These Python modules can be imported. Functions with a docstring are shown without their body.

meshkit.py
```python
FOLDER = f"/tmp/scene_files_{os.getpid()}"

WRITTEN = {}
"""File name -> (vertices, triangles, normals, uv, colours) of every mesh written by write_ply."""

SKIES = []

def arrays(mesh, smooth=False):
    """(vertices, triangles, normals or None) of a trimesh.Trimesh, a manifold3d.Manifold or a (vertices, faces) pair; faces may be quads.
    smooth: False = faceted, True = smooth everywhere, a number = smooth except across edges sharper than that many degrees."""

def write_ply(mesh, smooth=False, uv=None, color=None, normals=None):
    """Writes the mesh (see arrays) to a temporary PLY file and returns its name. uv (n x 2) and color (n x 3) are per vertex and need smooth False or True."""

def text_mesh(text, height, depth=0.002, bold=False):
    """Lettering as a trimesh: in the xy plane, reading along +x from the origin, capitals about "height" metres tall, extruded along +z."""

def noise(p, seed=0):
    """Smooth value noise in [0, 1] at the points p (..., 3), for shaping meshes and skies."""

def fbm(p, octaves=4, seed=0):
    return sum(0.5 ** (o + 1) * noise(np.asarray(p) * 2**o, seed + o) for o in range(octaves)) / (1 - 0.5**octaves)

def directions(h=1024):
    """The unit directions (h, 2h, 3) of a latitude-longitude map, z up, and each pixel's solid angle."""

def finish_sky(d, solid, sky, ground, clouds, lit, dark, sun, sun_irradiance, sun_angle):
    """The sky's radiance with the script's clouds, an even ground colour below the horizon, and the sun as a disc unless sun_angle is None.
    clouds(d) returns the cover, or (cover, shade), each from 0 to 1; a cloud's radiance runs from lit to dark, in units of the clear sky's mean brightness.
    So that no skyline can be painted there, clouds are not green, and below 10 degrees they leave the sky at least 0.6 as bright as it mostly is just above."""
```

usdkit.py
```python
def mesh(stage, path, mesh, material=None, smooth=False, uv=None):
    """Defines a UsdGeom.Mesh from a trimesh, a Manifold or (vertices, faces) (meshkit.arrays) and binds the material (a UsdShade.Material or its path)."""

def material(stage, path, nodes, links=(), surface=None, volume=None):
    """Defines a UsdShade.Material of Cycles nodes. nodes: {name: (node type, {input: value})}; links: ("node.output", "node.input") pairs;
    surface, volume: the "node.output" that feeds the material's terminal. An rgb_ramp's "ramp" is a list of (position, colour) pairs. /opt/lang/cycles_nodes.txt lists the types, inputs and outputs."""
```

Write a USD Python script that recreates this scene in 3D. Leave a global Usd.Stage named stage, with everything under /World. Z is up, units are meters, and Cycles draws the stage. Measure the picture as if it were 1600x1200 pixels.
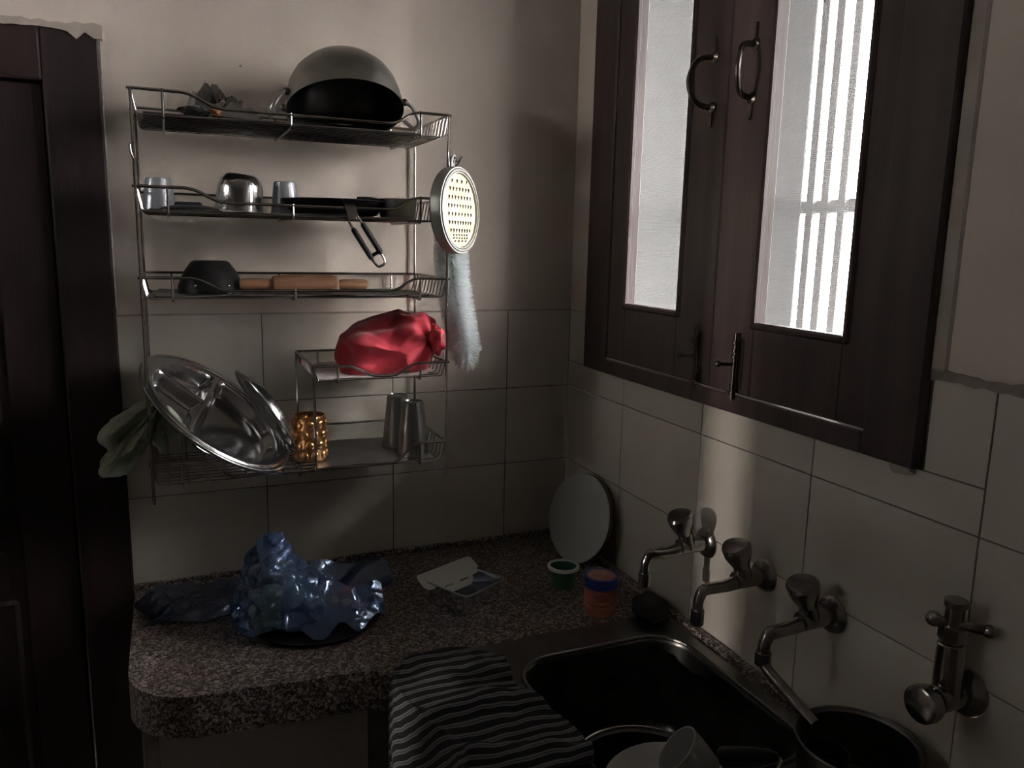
import math, numpy as np, trimesh, usdkit, meshkit, shapely.affinity
from pxr import Usd, UsdGeom, UsdLux, UsdShade, Gf, Sdf
from shapely.geometry import Polygon, box as sbox
stage = Usd.Stage.CreateInMemory()
UsdGeom.SetStageUpAxis(stage, UsdGeom.Tokens.z); UsdGeom.SetStageMetersPerUnit(stage, 1.0)
UsdGeom.Xform.Define(stage, '/World'); UsdGeom.Scope.Define(stage, '/World/Looks')

# ------------------------------------------------------------------ camera, sky, lamp, exposure
cam = UsdGeom.Camera.Define(stage, '/World/camera')
cam.CreateHorizontalApertureAttr(36.0); cam.CreateVerticalApertureAttr(27.0); cam.CreateFocalLengthAttr(27.80)
cam.CreateFStopAttr(0.0); cam.CreateClippingRangeAttr(Gf.Vec2f(0.02, 1000))
RGT, FWD, UPV = (0.918189, -0.395501, 0.022539), (0.393091, 0.902593, -0.175514), (0.049073, 0.170015, 0.984218)
cam.AddTransformOp().Set(Gf.Matrix4d(*RGT, 0, *UPV, 0, *[-a for a in FWD], 0, -0.96204, -1.83781, 1.62723, 1))
cam.CreateExposureAttr(0.0)
sky = UsdLux.DomeLight.Define(stage, '/World/sky'); sky.CreateIntensityAttr(1.0); sky.CreateColorAttr(Gf.Vec3f(0.98, 1.0, 1.03))
sun_az, sun_el = math.radians(-31.0), math.radians(26.0)      # hazy bright sky, the veiled sun low beyond the window
sky_mat = usdkit.material(stage, '/World/Looks/hazy_sky', {"s": ("sky_texture", {"sky_type": "preetham", "turbidity": 9.0, "sun_disc": False, "sun_direction": (math.cos(sun_el)*math.cos(sun_az), math.cos(sun_el)*math.sin(sun_az), math.sin(sun_el))}),
    "h": ("hsv", {"saturation": 0.12, "value": 1.0, "fac": 1.0, "hue": 0.5}), "a": ("mix", {"mix_type": "add", "fac": 1.0, "color2": (0.02, 0.0205, 0.021)}), "b": ("background_shader", {"strength": 90.0})}, [("s.color", "h.color"), ("h.color", "a.color1"), ("a.color", "b.color")], surface="b.background")
UsdShade.MaterialBindingAPI.Apply(sky.GetPrim()).Bind(sky_mat)
lamp = UsdLux.SphereLight.Define(stage, '/World/hall_lamp'); lamp.CreateRadiusAttr(0.03); lamp.CreateIntensityAttr(6300.0)
lamp.CreateColorAttr(Gf.Vec3f(1.0, 0.93, 0.86)); lamp.AddTranslateOp().Set(Gf.Vec3d(-4.6, -0.66, 1.5))

# ------------------------------------------------------------------ materials
LK = '/World/Looks/'
def pm(name, c1, c2=None, scale=6.0, rough=0.5, metal=0.0, bump=0.0, bscale=40.0, detail=4.0, lo=0.35, hi=0.65, trans=0.0, spec=None, coat=0.0, sheen=0.0, stretch=None, rvar=0.0):
    p = {"roughness": rough, "metallic": metal}
    if trans: p["transmission_weight"] = trans
    if spec is not None: p["specular_ior_level"] = spec
    if coat: p["coat_weight"] = coat; p["coat_roughness"] = 0.1
    if sheen: p["sheen_weight"] = sheen
    n, l = {"p": ("principled_bsdf", p)}, []
    n["tc"] = ("texture_coordinate", {})
    src = "tc.object"
    if stretch:
        n["mp"] = ("mapping", {"scale": stretch}); l.append(("tc.object", "mp.vector")); src = "mp.vector"
    if c2 is None: p["base_color"] = c1
    else:
        n["n"] = ("noise_texture", {"scale": scale, "detail": detail}); l.append((src, "n.vector"))
        n["r"] = ("rgb_ramp", {"ramp": [(lo, c1), (hi, c2)]}); l += [("n.fac", "r.fac"), ("r.color", "p.base_color")]
        if rvar:
            n["mr"] = ("map_range", {"from_min": 0.3, "from_max": 0.7, "to_min": rough - rvar, "to_max": rough + rvar}); l += [("n.fac", "mr.value"), ("mr.result", "p.roughness")]
    if bump:
        n["bn"] = ("noise_texture", {"scale": bscale, "detail": 3.0}); l.append((src, "bn.vector"))
        n["b"] = ("bump", {"strength": min(1.0, bump), "distance": 0.002 if bump <= 1 else 0.002 * bump}); l += [("bn.fac", "b.height"), ("b.normal", "p.normal")]
    return usdkit.material(stage, LK + name, n, l, surface="p.BSDF")

def film(name, tint, alpha, rough=0.15, gcol=(0.9, 0.92, 1.0), bscale=30, gfac=0.25, bump=0.6):
    """thin plastic film: see-through, a little milky, glossy"""
    n = {"tr": ("transparent_bsdf", {"color": (1, 1, 1)}), "tl": ("translucent_bsdf", {"color": tint}), "df": ("diffuse_bsdf", {"color": tint}),
         "gl": ("glossy_bsdf", {"color": gcol, "roughness": rough}), "m1": ("mix_closure", {"fac": 0.55}), "m2": ("mix_closure", {"fac": alpha}), "m3": ("mix_closure", {"fac": gfac}),
         "tc": ("texture_coordinate", {}), "bn": ("noise_texture", {"scale": bscale, "detail": 3.0}), "b": ("bump", {"strength": bump, "distance": 0.004}),
         "fr": ("fresnel", {"IOR": 1.6}), "ma": ("math", {"math_type": "multiply_add", "value2": 1.0, "value3": gfac * 0.35})}
    l = [("tl.BSDF", "m1.closure1"), ("df.BSDF", "m1.closure2"), ("tr.BSDF", "m2.closure1"), ("m1.closure", "m2.closure2"), ("m2.closure", "m3.closure1"), ("gl.BSDF", "m3.closure2"),
         ("tc.object", "bn.vector"), ("bn.fac", "b.height"), ("b.normal", "gl.normal"), ("b.normal", "fr.normal"), ("fr.fac", "ma.value1"), ("ma.value", "m3.fac")]
    return usdkit.material(stage, LK + name, n, l, surface="m3.closure")

M = {}
M['plaster'] = pm('plaster', (0.60, 0.525, 0.455), (0.665, 0.59, 0.52), 3.0, 0.85, bump=0.25, bscale=60)
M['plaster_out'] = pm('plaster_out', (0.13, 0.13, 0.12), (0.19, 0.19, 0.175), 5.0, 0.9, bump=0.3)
M['plaster_far'] = pm('faded_wall_paint', (0.50, 0.46, 0.42), (0.56, 0.52, 0.475), 3.0, 0.9)
M['shutter'] = pm('weathered_shutter_paint', (0.007, 0.0069, 0.0066), (0.012, 0.0118, 0.011), 6.0, 0.9, spec=0.0)
M['infill'] = usdkit.material(stage, LK + 'grimy_infill_sheet', {'d': ('diffuse_bsdf', {'color': (0.12, 0.12, 0.118)}), 't': ('translucent_bsdf', {'color': (0.09, 0.09, 0.09)}), 'm': ('mix_closure', {'fac': 0.5})}, [('d.BSDF', 'm.closure1'), ('t.BSDF', 'm.closure2')], surface='m.closure')
M['grille_dark'] = pm('dark_grille_paint', (0.025, 0.022, 0.02), (0.04, 0.035, 0.032), 10.0, 0.6)
M['cement'] = pm('cement', (0.20, 0.17, 0.145), (0.30, 0.26, 0.22), 18.0, 0.9, bump=0.8, bscale=90)
M['cement_pale'] = pm('cement_pale', (0.36, 0.31, 0.265), (0.46, 0.40, 0.345), 10.0, 0.9, bump=0.6, bscale=70)
for i, t in enumerate((1.0, 0.95, 1.05)):
    M['tile%d' % i] = pm('tile_glaze_%d' % i, (0.56*t, 0.515*t, 0.445*t), (0.63*t, 0.58*t, 0.51*t), 4.0, 0.28, bump=0.05, bscale=12)
M['grout'] = pm('grout', (0.13, 0.11, 0.09), (0.22, 0.19, 0.16), 14.0, 0.9)
M['ceil'] = pm('ceiling_paint', (0.66, 0.63, 0.58), (0.70, 0.67, 0.62), 2.0, 0.9)
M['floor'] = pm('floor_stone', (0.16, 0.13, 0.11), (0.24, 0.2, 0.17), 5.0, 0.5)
M['wood'] = pm('dark_wood', (0.034, 0.021, 0.020), (0.056, 0.035, 0.032), 5.0, 0.45, bump=0.25, bscale=30, stretch=(6, 6, 0.6))
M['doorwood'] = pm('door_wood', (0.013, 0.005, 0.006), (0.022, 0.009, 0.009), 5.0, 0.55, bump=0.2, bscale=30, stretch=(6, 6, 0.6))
M['steel'] = pm('polished_steel', (0.78, 0.78, 0.79), (0.86, 0.86, 0.86), 9.0, 0.16, 1.0)
M['steel_dull'] = pm('brushed_steel', (0.42, 0.42, 0.42), (0.56, 0.56, 0.55), 12.0, 0.34, 1.0, bump=0.05)
M['tumbler_steel'] = pm('tumbler_steel', (0.46, 0.46, 0.46), (0.58, 0.58, 0.57), 12.0, 0.23, 1.0)
M['wire'] = pm('chrome_wire', (0.45, 0.42, 0.39), (0.68, 0.65, 0.62), 30.0, 0.15, 1.0)
M['oldbrass'] = pm('tarnished_metal', (0.10, 0.085, 0.075), (0.2, 0.17, 0.15), 40.0, 0.3, 1.0)
M['chrome'] = pm('worn_chrome', (0.26, 0.245, 0.235), (0.42, 0.40, 0.39), 25.0, 0.2, 1.0)
M['alu_out'] = pm('dull_aluminium', (0.28, 0.275, 0.25), (0.39, 0.38, 0.35), 7.0, 0.30, 1.0, stretch=(1, 1, 3))
M['alu_in'] = pm('seasoned_iron', (0.02, 0.02, 0.02), (0.05, 0.048, 0.046), 8.0, 0.3, 0.8)
M['black'] = pm('black_iron', (0.006, 0.006, 0.006), (0.012, 0.011, 0.011), 9.0, 0.35, 0.0, spec=0.12)
M['blackplastic'] = pm('black_plastic', (0.008, 0.008, 0.010), None, rough=0.35)
M['foil'] = pm('foil', (0.30, 0.31, 0.32), (0.55, 0.55, 0.55), 30.0, 0.05, 1.0)
M['darkfoil'] = pm('dark_packet', (0.010, 0.010, 0.011), (0.03, 0.03, 0.03), 20.0, 0.3, 0.4, bump=0.4, bscale=50)
M['brownpack'] = pm('orange_brown_print', (0.16, 0.045, 0.012), (0.22, 0.07, 0.02), 20.0, 0.4)
M['liner'] = pm('grimy_liner', (0.045, 0.041, 0.038), (0.085, 0.078, 0.07), 9.0, 0.6, bump=0.3)
M['paper'] = pm('white_paper', (0.60, 0.58, 0.56), (0.70, 0.68, 0.66), 8.0, 0.8)
M['frost'] = film('frosted_plastic', (0.42, 0.45, 0.48), 0.34, 0.3, gfac=0.25, bscale=4, bump=0.05)
M['clearbox'] = film('clear_plastic', (0.50, 0.52, 0.56), 0.22, 0.12, gfac=0.5, bscale=4, bump=0.05)
M['bluefilm'] = film('blue_film', (0.15, 0.24, 0.44), 0.27, 0.12, (0.62, 0.76, 1.0), 18, 0.3, 1.0)
M['clearfilm'] = film('clear_film', (0.24, 0.27, 0.40), 0.22, 0.14, (0.7, 0.78, 0.95), 18, 0.25, 1.0)
M['wood_pin'] = pm('rolling_pin_wood', (0.15, 0.07, 0.035), (0.30, 0.15, 0.085), 9.0, 0.55, stretch=(0.6, 5, 5), lo=0.3, hi=0.7)
M['pin_pale'] = pm('pale_wood', (0.30, 0.16, 0.09), (0.40, 0.22, 0.13), 9.0, 0.5, stretch=(0.6, 5, 5))
M['red'] = pm('red_cloth', (0.47, 0.020, 0.038), (0.60, 0.032, 0.058), 5.0, 0.8, bump=0.25, bscale=200, sheen=0.3)
M['copper'] = pm('copper', (0.88, 0.45, 0.19), (0.95, 0.55, 0.28), 15.0, 0.24, 1.0)
M['ggrey'] = pm('grater_rim_metal', (0.36, 0.36, 0.33), (0.46, 0.46, 0.42), 14.0, 0.4, 0.85)
M['cream'] = pm('cream_plastic', (0.80, 0.71, 0.40), (0.85, 0.77, 0.48), 14.0, 0.35)
M['holes'] = pm('grater_hole_dark', (0.22, 0.2, 0.14), None, rough=0.6)
M['bristle'] = pm('nylon_bristle', (0.80, 0.86, 0.86), (0.90, 0.94, 0.93), 30.0, 0.45)
M['bristle'] = usdkit.material(stage, LK + 'white_bristle', {'d': ('diffuse_bsdf', {'color': (0.90, 0.95, 0.95)}), 't': ('translucent_bsdf', {'color': (0.90, 0.95, 0.95)}), 'm': ('mix_closure', {'fac': 0.3})}, [('d.BSDF', 'm.closure1'), ('t.BSDF', 'm.closure2')], surface='m.closure')
M['ragcloth'] = pm('grey_green_cloth', (0.23, 0.26, 0.19), (0.34, 0.37, 0.29), 12.0, 0.95, bump=0.6, bscale=160)
M['stone'] = pm('pale_marble', (0.38, 0.40, 0.37), (0.52, 0.53, 0.49), 4.0, 0.45, lo=0.3, hi=0.7)
M['stoneedge'] = pm('stained_edge', (0.07, 0.05, 0.035), (0.11, 0.08, 0.055), 18.0, 0.7)
M['whiteplastic'] = pm('white_plastic', (0.62, 0.62, 0.58), None, rough=0.4)
M['greenplastic'] = pm('green_plastic', (0.035, 0.10, 0.06), None, rough=0.4)
M['blueplastic'] = pm('blue_plastic', (0.02, 0.035, 0.22), None, rough=0.4)
M['redjar'] = pm('red_jar', (0.42, 0.12, 0.09), (0.50, 0.18, 0.13), 9.0, 0.25)
M['pinklid'] = pm('pink_top', (0.5, 0.26, 0.22), (0.36, 0.15, 0.13), 40.0, 0.5)
M['scrub'] = pm('black_scrubber', (0.008, 0.008, 0.009), (0.02, 0.02, 0.02), 60.0, 0.95, bump=1.0, bscale=200)
M['white'] = pm('white_glaze', (0.40, 0.40, 0.39), None, rough=0.25)
M['veg'] = pm('green_vegetable', (0.03, 0.09, 0.035), (0.06, 0.15, 0.05), 20.0, 0.5)
M['pkred'] = pm('red_packet', (0.5, 0.03, 0.06), (0.66, 0.10, 0.14), 40.0, 0.3)
M['pkyellow'] = pm('yellow_packet', (0.5, 0.36, 0.08), (0.42, 0.24, 0.06), 40.0, 0.3)
M['pkwhite'] = pm('white_packet', (0.68, 0.66, 0.66), None, rough=0.3)
M['sink'] = pm('sink_steel', (0.17, 0.16, 0.15), (0.24, 0.23, 0.22), 15.0, 0.3, 1.0, bump=0.05)
M['grille'] = pm('grille_paint', (0.36, 0.37, 0.37), (0.44, 0.45, 0.45), 10.0, 0.6)
M['ground'] = pm('yard_concrete', (0.16, 0.155, 0.145), (0.21, 0.2, 0.19), 3.0, 0.9)

def granite():
    n = {"tc": ("texture_coordinate", {}), "v": ("voronoi_texture", {"scale": 190.0}), "v2": ("voronoi_texture", {"scale": 330.0}),
         "s": ("separate_color", {}), "s2": ("separate_color", {}),
         "r": ("rgb_ramp", {"interpolate": False, "ramp": [(0.0, (0.014, 0.010, 0.009)), (0.33, (0.08, 0.05, 0.042)), (0.55, (0.21, 0.16, 0.135)), (0.78, (0.50, 0.43, 0.37))]}),
         "r2": ("rgb_ramp", {"interpolate": False, "ramp": [(0.0, (0.018, 0.012, 0.011)), (0.5, (0.15, 0.115, 0.10)), (0.80, (0.52, 0.46, 0.40))]}),
         "m": ("mix", {"fac": 0.5}), "p": ("principled_bsdf", {"roughness": 0.38})}
    l = [("tc.object", "v.vector"), ("tc.object", "v2.vector"), ("v.color", "s.color"), ("v2.color", "s2.color"), ("s.r", "r.fac"), ("s2.g", "r2.fac"), ("r.color", "m.color1"), ("r2.color", "m.color2"), ("m.color", "p.base_color")]
    return usdkit.material(stage, LK + 'granite', n, l, surface="p.BSDF")
M['granite'] = granite()

def screen():
    """woven insect mesh: threads every 3 mm over an open weave"""
    n = {"g": ("texture_coordinate", {}), "w1": ("wave_texture", {"wave_type": "bands", "bands_direction": "z", "scale": 105.0, "distortion": 0.0}),
         "w2": ("wave_texture", {"wave_type": "bands", "bands_direction": "y", "scale": 150.0, "distortion": 0.0}),
         "mx": ("math", {"math_type": "maximum"}), "nz": ("noise_texture", {"scale": 14.0, "detail": 2.0}), "mp": ("mapping", {"scale": (1, 1, 0.12)}),
         "cv": ("map_range", {"from_min": 0.15, "from_max": 0.95, "to_min": 0.12, "to_max": 0.70}),
         "nv": ("map_range", {"from_min": 0.3, "from_max": 0.7, "to_min": 0.86, "to_max": 1.0}), "mu": ("math", {"math_type": "multiply"}),
         "tl": ("translucent_bsdf", {"color": (0.042, 0.042, 0.041)}), "df": ("diffuse_bsdf", {"color": (0.06, 0.06, 0.059)}), "m1": ("mix_closure", {"fac": 0.45}),
         "tr": ("transparent_bsdf", {"color": (1, 1, 1)}), "m2": ("mix_closure", {})}
    l = [("g.object", "w1.vector"), ("g.object", "w2.vector"), ("g.object", "mp.vector"), ("mp.vector", "nz.vector"), ("w1.fac", "mx.value1"), ("w2.fac", "mx.value2"), ("mx.value", "cv.value"), ("nz.fac", "nv.value"),
         ("cv.result", "mu.value1"), ("nv.result", "mu.value2"), ("mu.value", "m2.fac"), ("tl.BSDF", "m1.closure1"), ("df.BSDF", "m1.closure2"), ("tr.BSDF", "m2.closure1"), ("m1.closure", "m2.closure2")]
    return usdkit.material(stage, LK + 'woven_mesh', n, l, surface="m2.closure")
M['screen'] = screen()

def towel_mat():
    n = {"tc": ("texture_coordinate", {}), "nz": ("noise_texture", {"scale": 9.0, "detail": 2.0}), "s": ("separate_xyz", {}), "ad": ("math", {"math_type": "add"}),
         "d": ("math", {"math_type": "multiply_add", "value2": 0.045, "value3": 0.0}), "a2": ("math", {"math_type": "add"}), "mo": ("math", {"math_type": "multiply", "value2": 44.0}), "fr": ("math", {"math_type": "fraction"}),
         "r": ("rgb_ramp", {"interpolate": False, "ramp": [(0.0, (0.16, 0.16, 0.165)), (0.16, (0.05, 0.05, 0.055)), (0.24, (0.18, 0.18, 0.185)), (0.42, (0.012, 0.012, 0.014))]}),
         "p": ("principled_bsdf", {"roughness": 0.95})}
    l = [("tc.object", "s.vector"), ("tc.object", "nz.vector"), ("nz.fac", "d.value1"), ("s.y", "ad.value1"), ("s.z", "ad.value2"), ("ad.value", "a2.value1"), ("d.value", "a2.value2"), ("a2.value", "mo.value1"), ("mo.value", "fr.value1"), ("fr.value", "r.fac"), ("r.color", "p.base_color")]
    return usdkit.material(stage, LK + 'striped_towel', n, l, surface="p.BSDF")
M['towel'] = towel_mat()

# ------------------------------------------------------------------ helpers
def uniq(path):
    if not stage.GetPrimAtPath(path): return path
    k = 1
    while stage.GetPrimAtPath('%s_%03d' % (path, k)): k += 1
    return '%s_%03d' % (path, k)
def tag(p, label=None, cat=None, group=None, kind=None):
    for k, v in (('label', label), ('category', cat), ('group', group), ('kind', kind)):
        if v: p.SetCustomDataByKey(k, v)
    return p
class Node:
    def __init__(s, path, loc): s.path, s.loc = path, np.array(loc, float)
    @property
    def prim(s): return stage.GetPrimAtPath(s.path)
def thing(name, loc=(0, 0, 0), label=None, cat=None, group=None, kind=None, rz=0.0):
    path = uniq('/World/' + name); x = UsdGeom.Xform.Define(stage, path)
    if np.any(np.array(loc) != 0): x.AddTranslateOp().Set(Gf.Vec3d(*map(float, loc)))
    if rz: x.AddRotateZOp().Set(rz)
    tag(x.GetPrim(), label, cat, group, kind)
    return Node(path, loc)
def arr(m):
    if hasattr(m, 'to_mesh'):
        q = m.to_mesh(); return trimesh.Trimesh(q.vert_properties[:, :3], q.tri_verts, process=False)
    if isinstance(m, (list, tuple)) and len(m) and not isinstance(m[0], np.ndarray):
        return trimesh.util.concatenate([arr(a) for a in m])
    if isinstance(m, (list, tuple)): return trimesh.Trimesh(m[0], m[1], process=False)
    return m
def part(parent, name, m, mat, smooth=35, label=None, kind=None, world=True):
    """one Mesh prim under parent (a Node); points are given in world coordinates"""
    m = arr(m).copy()
    if world: m.apply_translation(-parent.loc)
    path = uniq(parent.path + '/' + name)
    usdkit.mesh(stage, path, m, M[mat], smooth=smooth)
    tag(stage.GetPrimAtPath(path), label, kind=kind)
    return Node(path, parent.loc)
def copy(src, loc, rz=0.0, label=None):
    was = src.prim.GetCustomData()
    name = src.path.rsplit('/', 1)[1]
    n = thing(name, loc, label or was.get('label'), was.get('category'), was.get('group'), rz=rz)
    n.prim.GetReferences().AddInternalReference(src.path); n.prim.SetInstanceable(True)
    return n
def bx(x0, x1, y0, y1, z0, z1, b=0.0):
    x0, x1 = sorted((x0, x1)); y0, y1 = sorted((y0, y1)); z0, z1 = sorted((z0, z1))
    if not b:
        m = trimesh.creation.box([x1-x0, y1-y0, z1-z0]); m.apply_translation([(x0+x1)/2, (y0+y1)/2, (z0+z1)/2]); return m
    b = min(b, (x1-x0)/2.01, (y1-y0)/2.01, (z1-z0)/2.01); P = []
    for a, (lo, hi) in enumerate(((x0, x1), (y0, y1), (z0, z1))):
        pass
    for sx in (0, 1):
        for sy in (0, 1):
            for sz in (0, 1):
                c = np.array([x1 if sx else x0, y1 if sy else y0, z1 if sz else z0]); d = np.array([-1 if sx else 1, -1 if sy else 1, -1 if sz else 1]) * b
                for k in range(3):
                    e = d.copy(); e[k] = 0; P.append(c + e)
    return trimesh.Trimesh(np.array(P)).convex_hull
def rbx(sx, sy, sz, r, seg=5):
    """rounded box about the origin"""
    P = []
    s = trimesh.creation.icosphere(2, r).vertices
    for a in (-1, 1):
        for b in (-1, 1):
            for c in (-1, 1): P.append(s + np.array([a*(sx/2-r), b*(sy/2-r), c*(sz/2-r)]))
    return trimesh.Trimesh(np.vstack(P)).convex_hull
def tube(pts, r, seg=8, closed=False, cap=True):
    P = np.array(pts, float); n = len(P); R = np.broadcast_to(np.asarray(r, float), (n,))
    T = np.gradient(P, axis=0) if not closed else np.roll(P, -1, 0) - np.roll(P, 1, 0)
    T /= np.maximum(np.linalg.norm(T, axis=1, keepdims=True), 1e-9)
    u = np.cross(T[0], [0, 0, 1.0]);  u = u if np.linalg.norm(u) > 0.05 else np.cross(T[0], [1.0, 0, 0]); u /= np.linalg.norm(u)
    V = []; a = np.arange(seg) * 2 * math.pi / seg
    for i in range(n):
        u = u - T[i] * u.dot(T[i]); u /= np.linalg.norm(u); w = np.cross(T[i], u)
        V.append(P[i] + R[i] * (np.cos(a)[:, None] * u + np.sin(a)[:, None] * w))
    V = np.vstack(V); F = []
    for i in range(n if closed else n - 1):
        for k in range(seg):
            p, q = i*seg + k, i*seg + (k+1) % seg; i2 = (i+1) % n; s, t = i2*seg + k, i2*seg + (k+1) % seg
            F += [[p, q, t], [p, t, s]]
    if not closed and cap:
        V = np.vstack([V, P[0], P[-1]]); c0, c1 = len(V)-2, len(V)-1
        for k in range(seg):
            F += [[c0, (k+1) % seg, k], [c1, (n-1)*seg + k, (n-1)*seg + (k+1) % seg]]
    return trimesh.Trimesh(V, np.array(F), process=False)
def bend(pts, r=0.01, n=4):
    """round the corners of a polyline"""
    P = [np.array(p, float) for p in pts]; out = [P[0]]
    for i in range(1, len(P)-1):
        a, b = P[i-1]-P[i], P[i+1]-P[i]; la, lb = np.linalg.norm(a), np.linalg.norm(b); d = min(r, la*0.45, lb*0.45)
        A, B = P[i] + a/la*d, P[i] + b/lb*d
        for t in np.linspace(0, 1, n+1): out.append((1-t)**2*A + 2*t*(1-t)*P[i] + t*t*B)
    return out + [P[-1]]
def lathe(prof, seg=48, ring=None):
    """closed or open profile [(r, z)] about z"""
    P = np.array(prof, float); a = np.arange(seg) * 2*math.pi/seg; V = []; 
    for r, z in P: V.append(np.c_[r*np.cos(a), r*np.sin(a), np.full(seg, z)])
    V = np.vstack(V); F = []
    for i in range(len(P)-1):
        for k in range(seg):
            p, q, s, t = i*seg+k, i*seg+(k+1) % seg, (i+1)*seg+k, (i+1)*seg+(k+1) % seg
            if P[i][0] > 1e-6: F.append([p, q, t] if P[i+1][0] > 1e-6 else [p, q, s])
            if P[i+1][0] > 1e-6: F.append([p, t, s] if P[i][0] > 1e-6 else [p, t, s])
    m = trimesh.Trimesh(V, np.array(F), process=False); m.merge_vertices(); m.update_faces(m.nondegenerate_faces()); trimesh.repair.fix_normals(m); return m
def vessel(outer, t):
    """outer profile from the axis up to the rim -> a shell of thickness t"""
    o = np.array(outer, float); d = np.gradient(o, axis=0); nrm = np.c_[-d[:, 1], d[:, 0]]; nrm /= np.linalg.norm(nrm, axis=1, keepdims=True)
    i = o + nrm * t; i[0, 0] = 0; i[:, 0] = np.maximum(i[:, 0], 0)
    return np.vstack([o, i[::-1]])
def rot(m, axis, deg, about=(0, 0, 0)):
    m = arr(m).copy(); m.apply_transform(trimesh.transformations.rotation_matrix(math.radians(deg), axis, about)); return m
def mv(m, x=0, y=0, z=0): m = arr(m).copy(); m.apply_translation([x, y, z]); return m
def align(m, n, up=(0, 0, 1)):
    """turn a mesh made about z so that z points along n"""
    n = np.array(n, float); n /= np.linalg.norm(n); u = np.cross(up, n); u = u if np.linalg.norm(u) > 1e-3 else np.array([1.0, 0, 0]); u /= np.linalg.norm(u); w = np.cross(n, u)
    T = np.eye(4); T[:3, 0], T[:3, 1], T[:3, 2] = u, w, n; m = arr(m).copy(); m.apply_transform(T); return m
def cyl(p, q, r, seg=20, r2=None):
    p, q = np.array(p, float), np.array(q, float); L = np.linalg.norm(q-p); r2 = r if r2 is None else r2
    m = lathe([(0, 0), (r*0.92, 0), (r, min(L*0.1, r*0.1)), (r2, L-min(L*0.1, r2*0.1)), (r2*0.92, L), (0, L)], seg)
    return mv(align(m, q-p), *p)
def plate2d(poly, z0, z1):
    m = trimesh.creation.extrude_polygon(poly, z1-z0, engine='earcut'); m.apply_translation([0, 0, z0]); return m
def rrect(x0, x1, y0, y1, r, res=8): return sbox(x0+r, y0+r, x1-r, y1-r).buffer(r, quad_segs=res)
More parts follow.
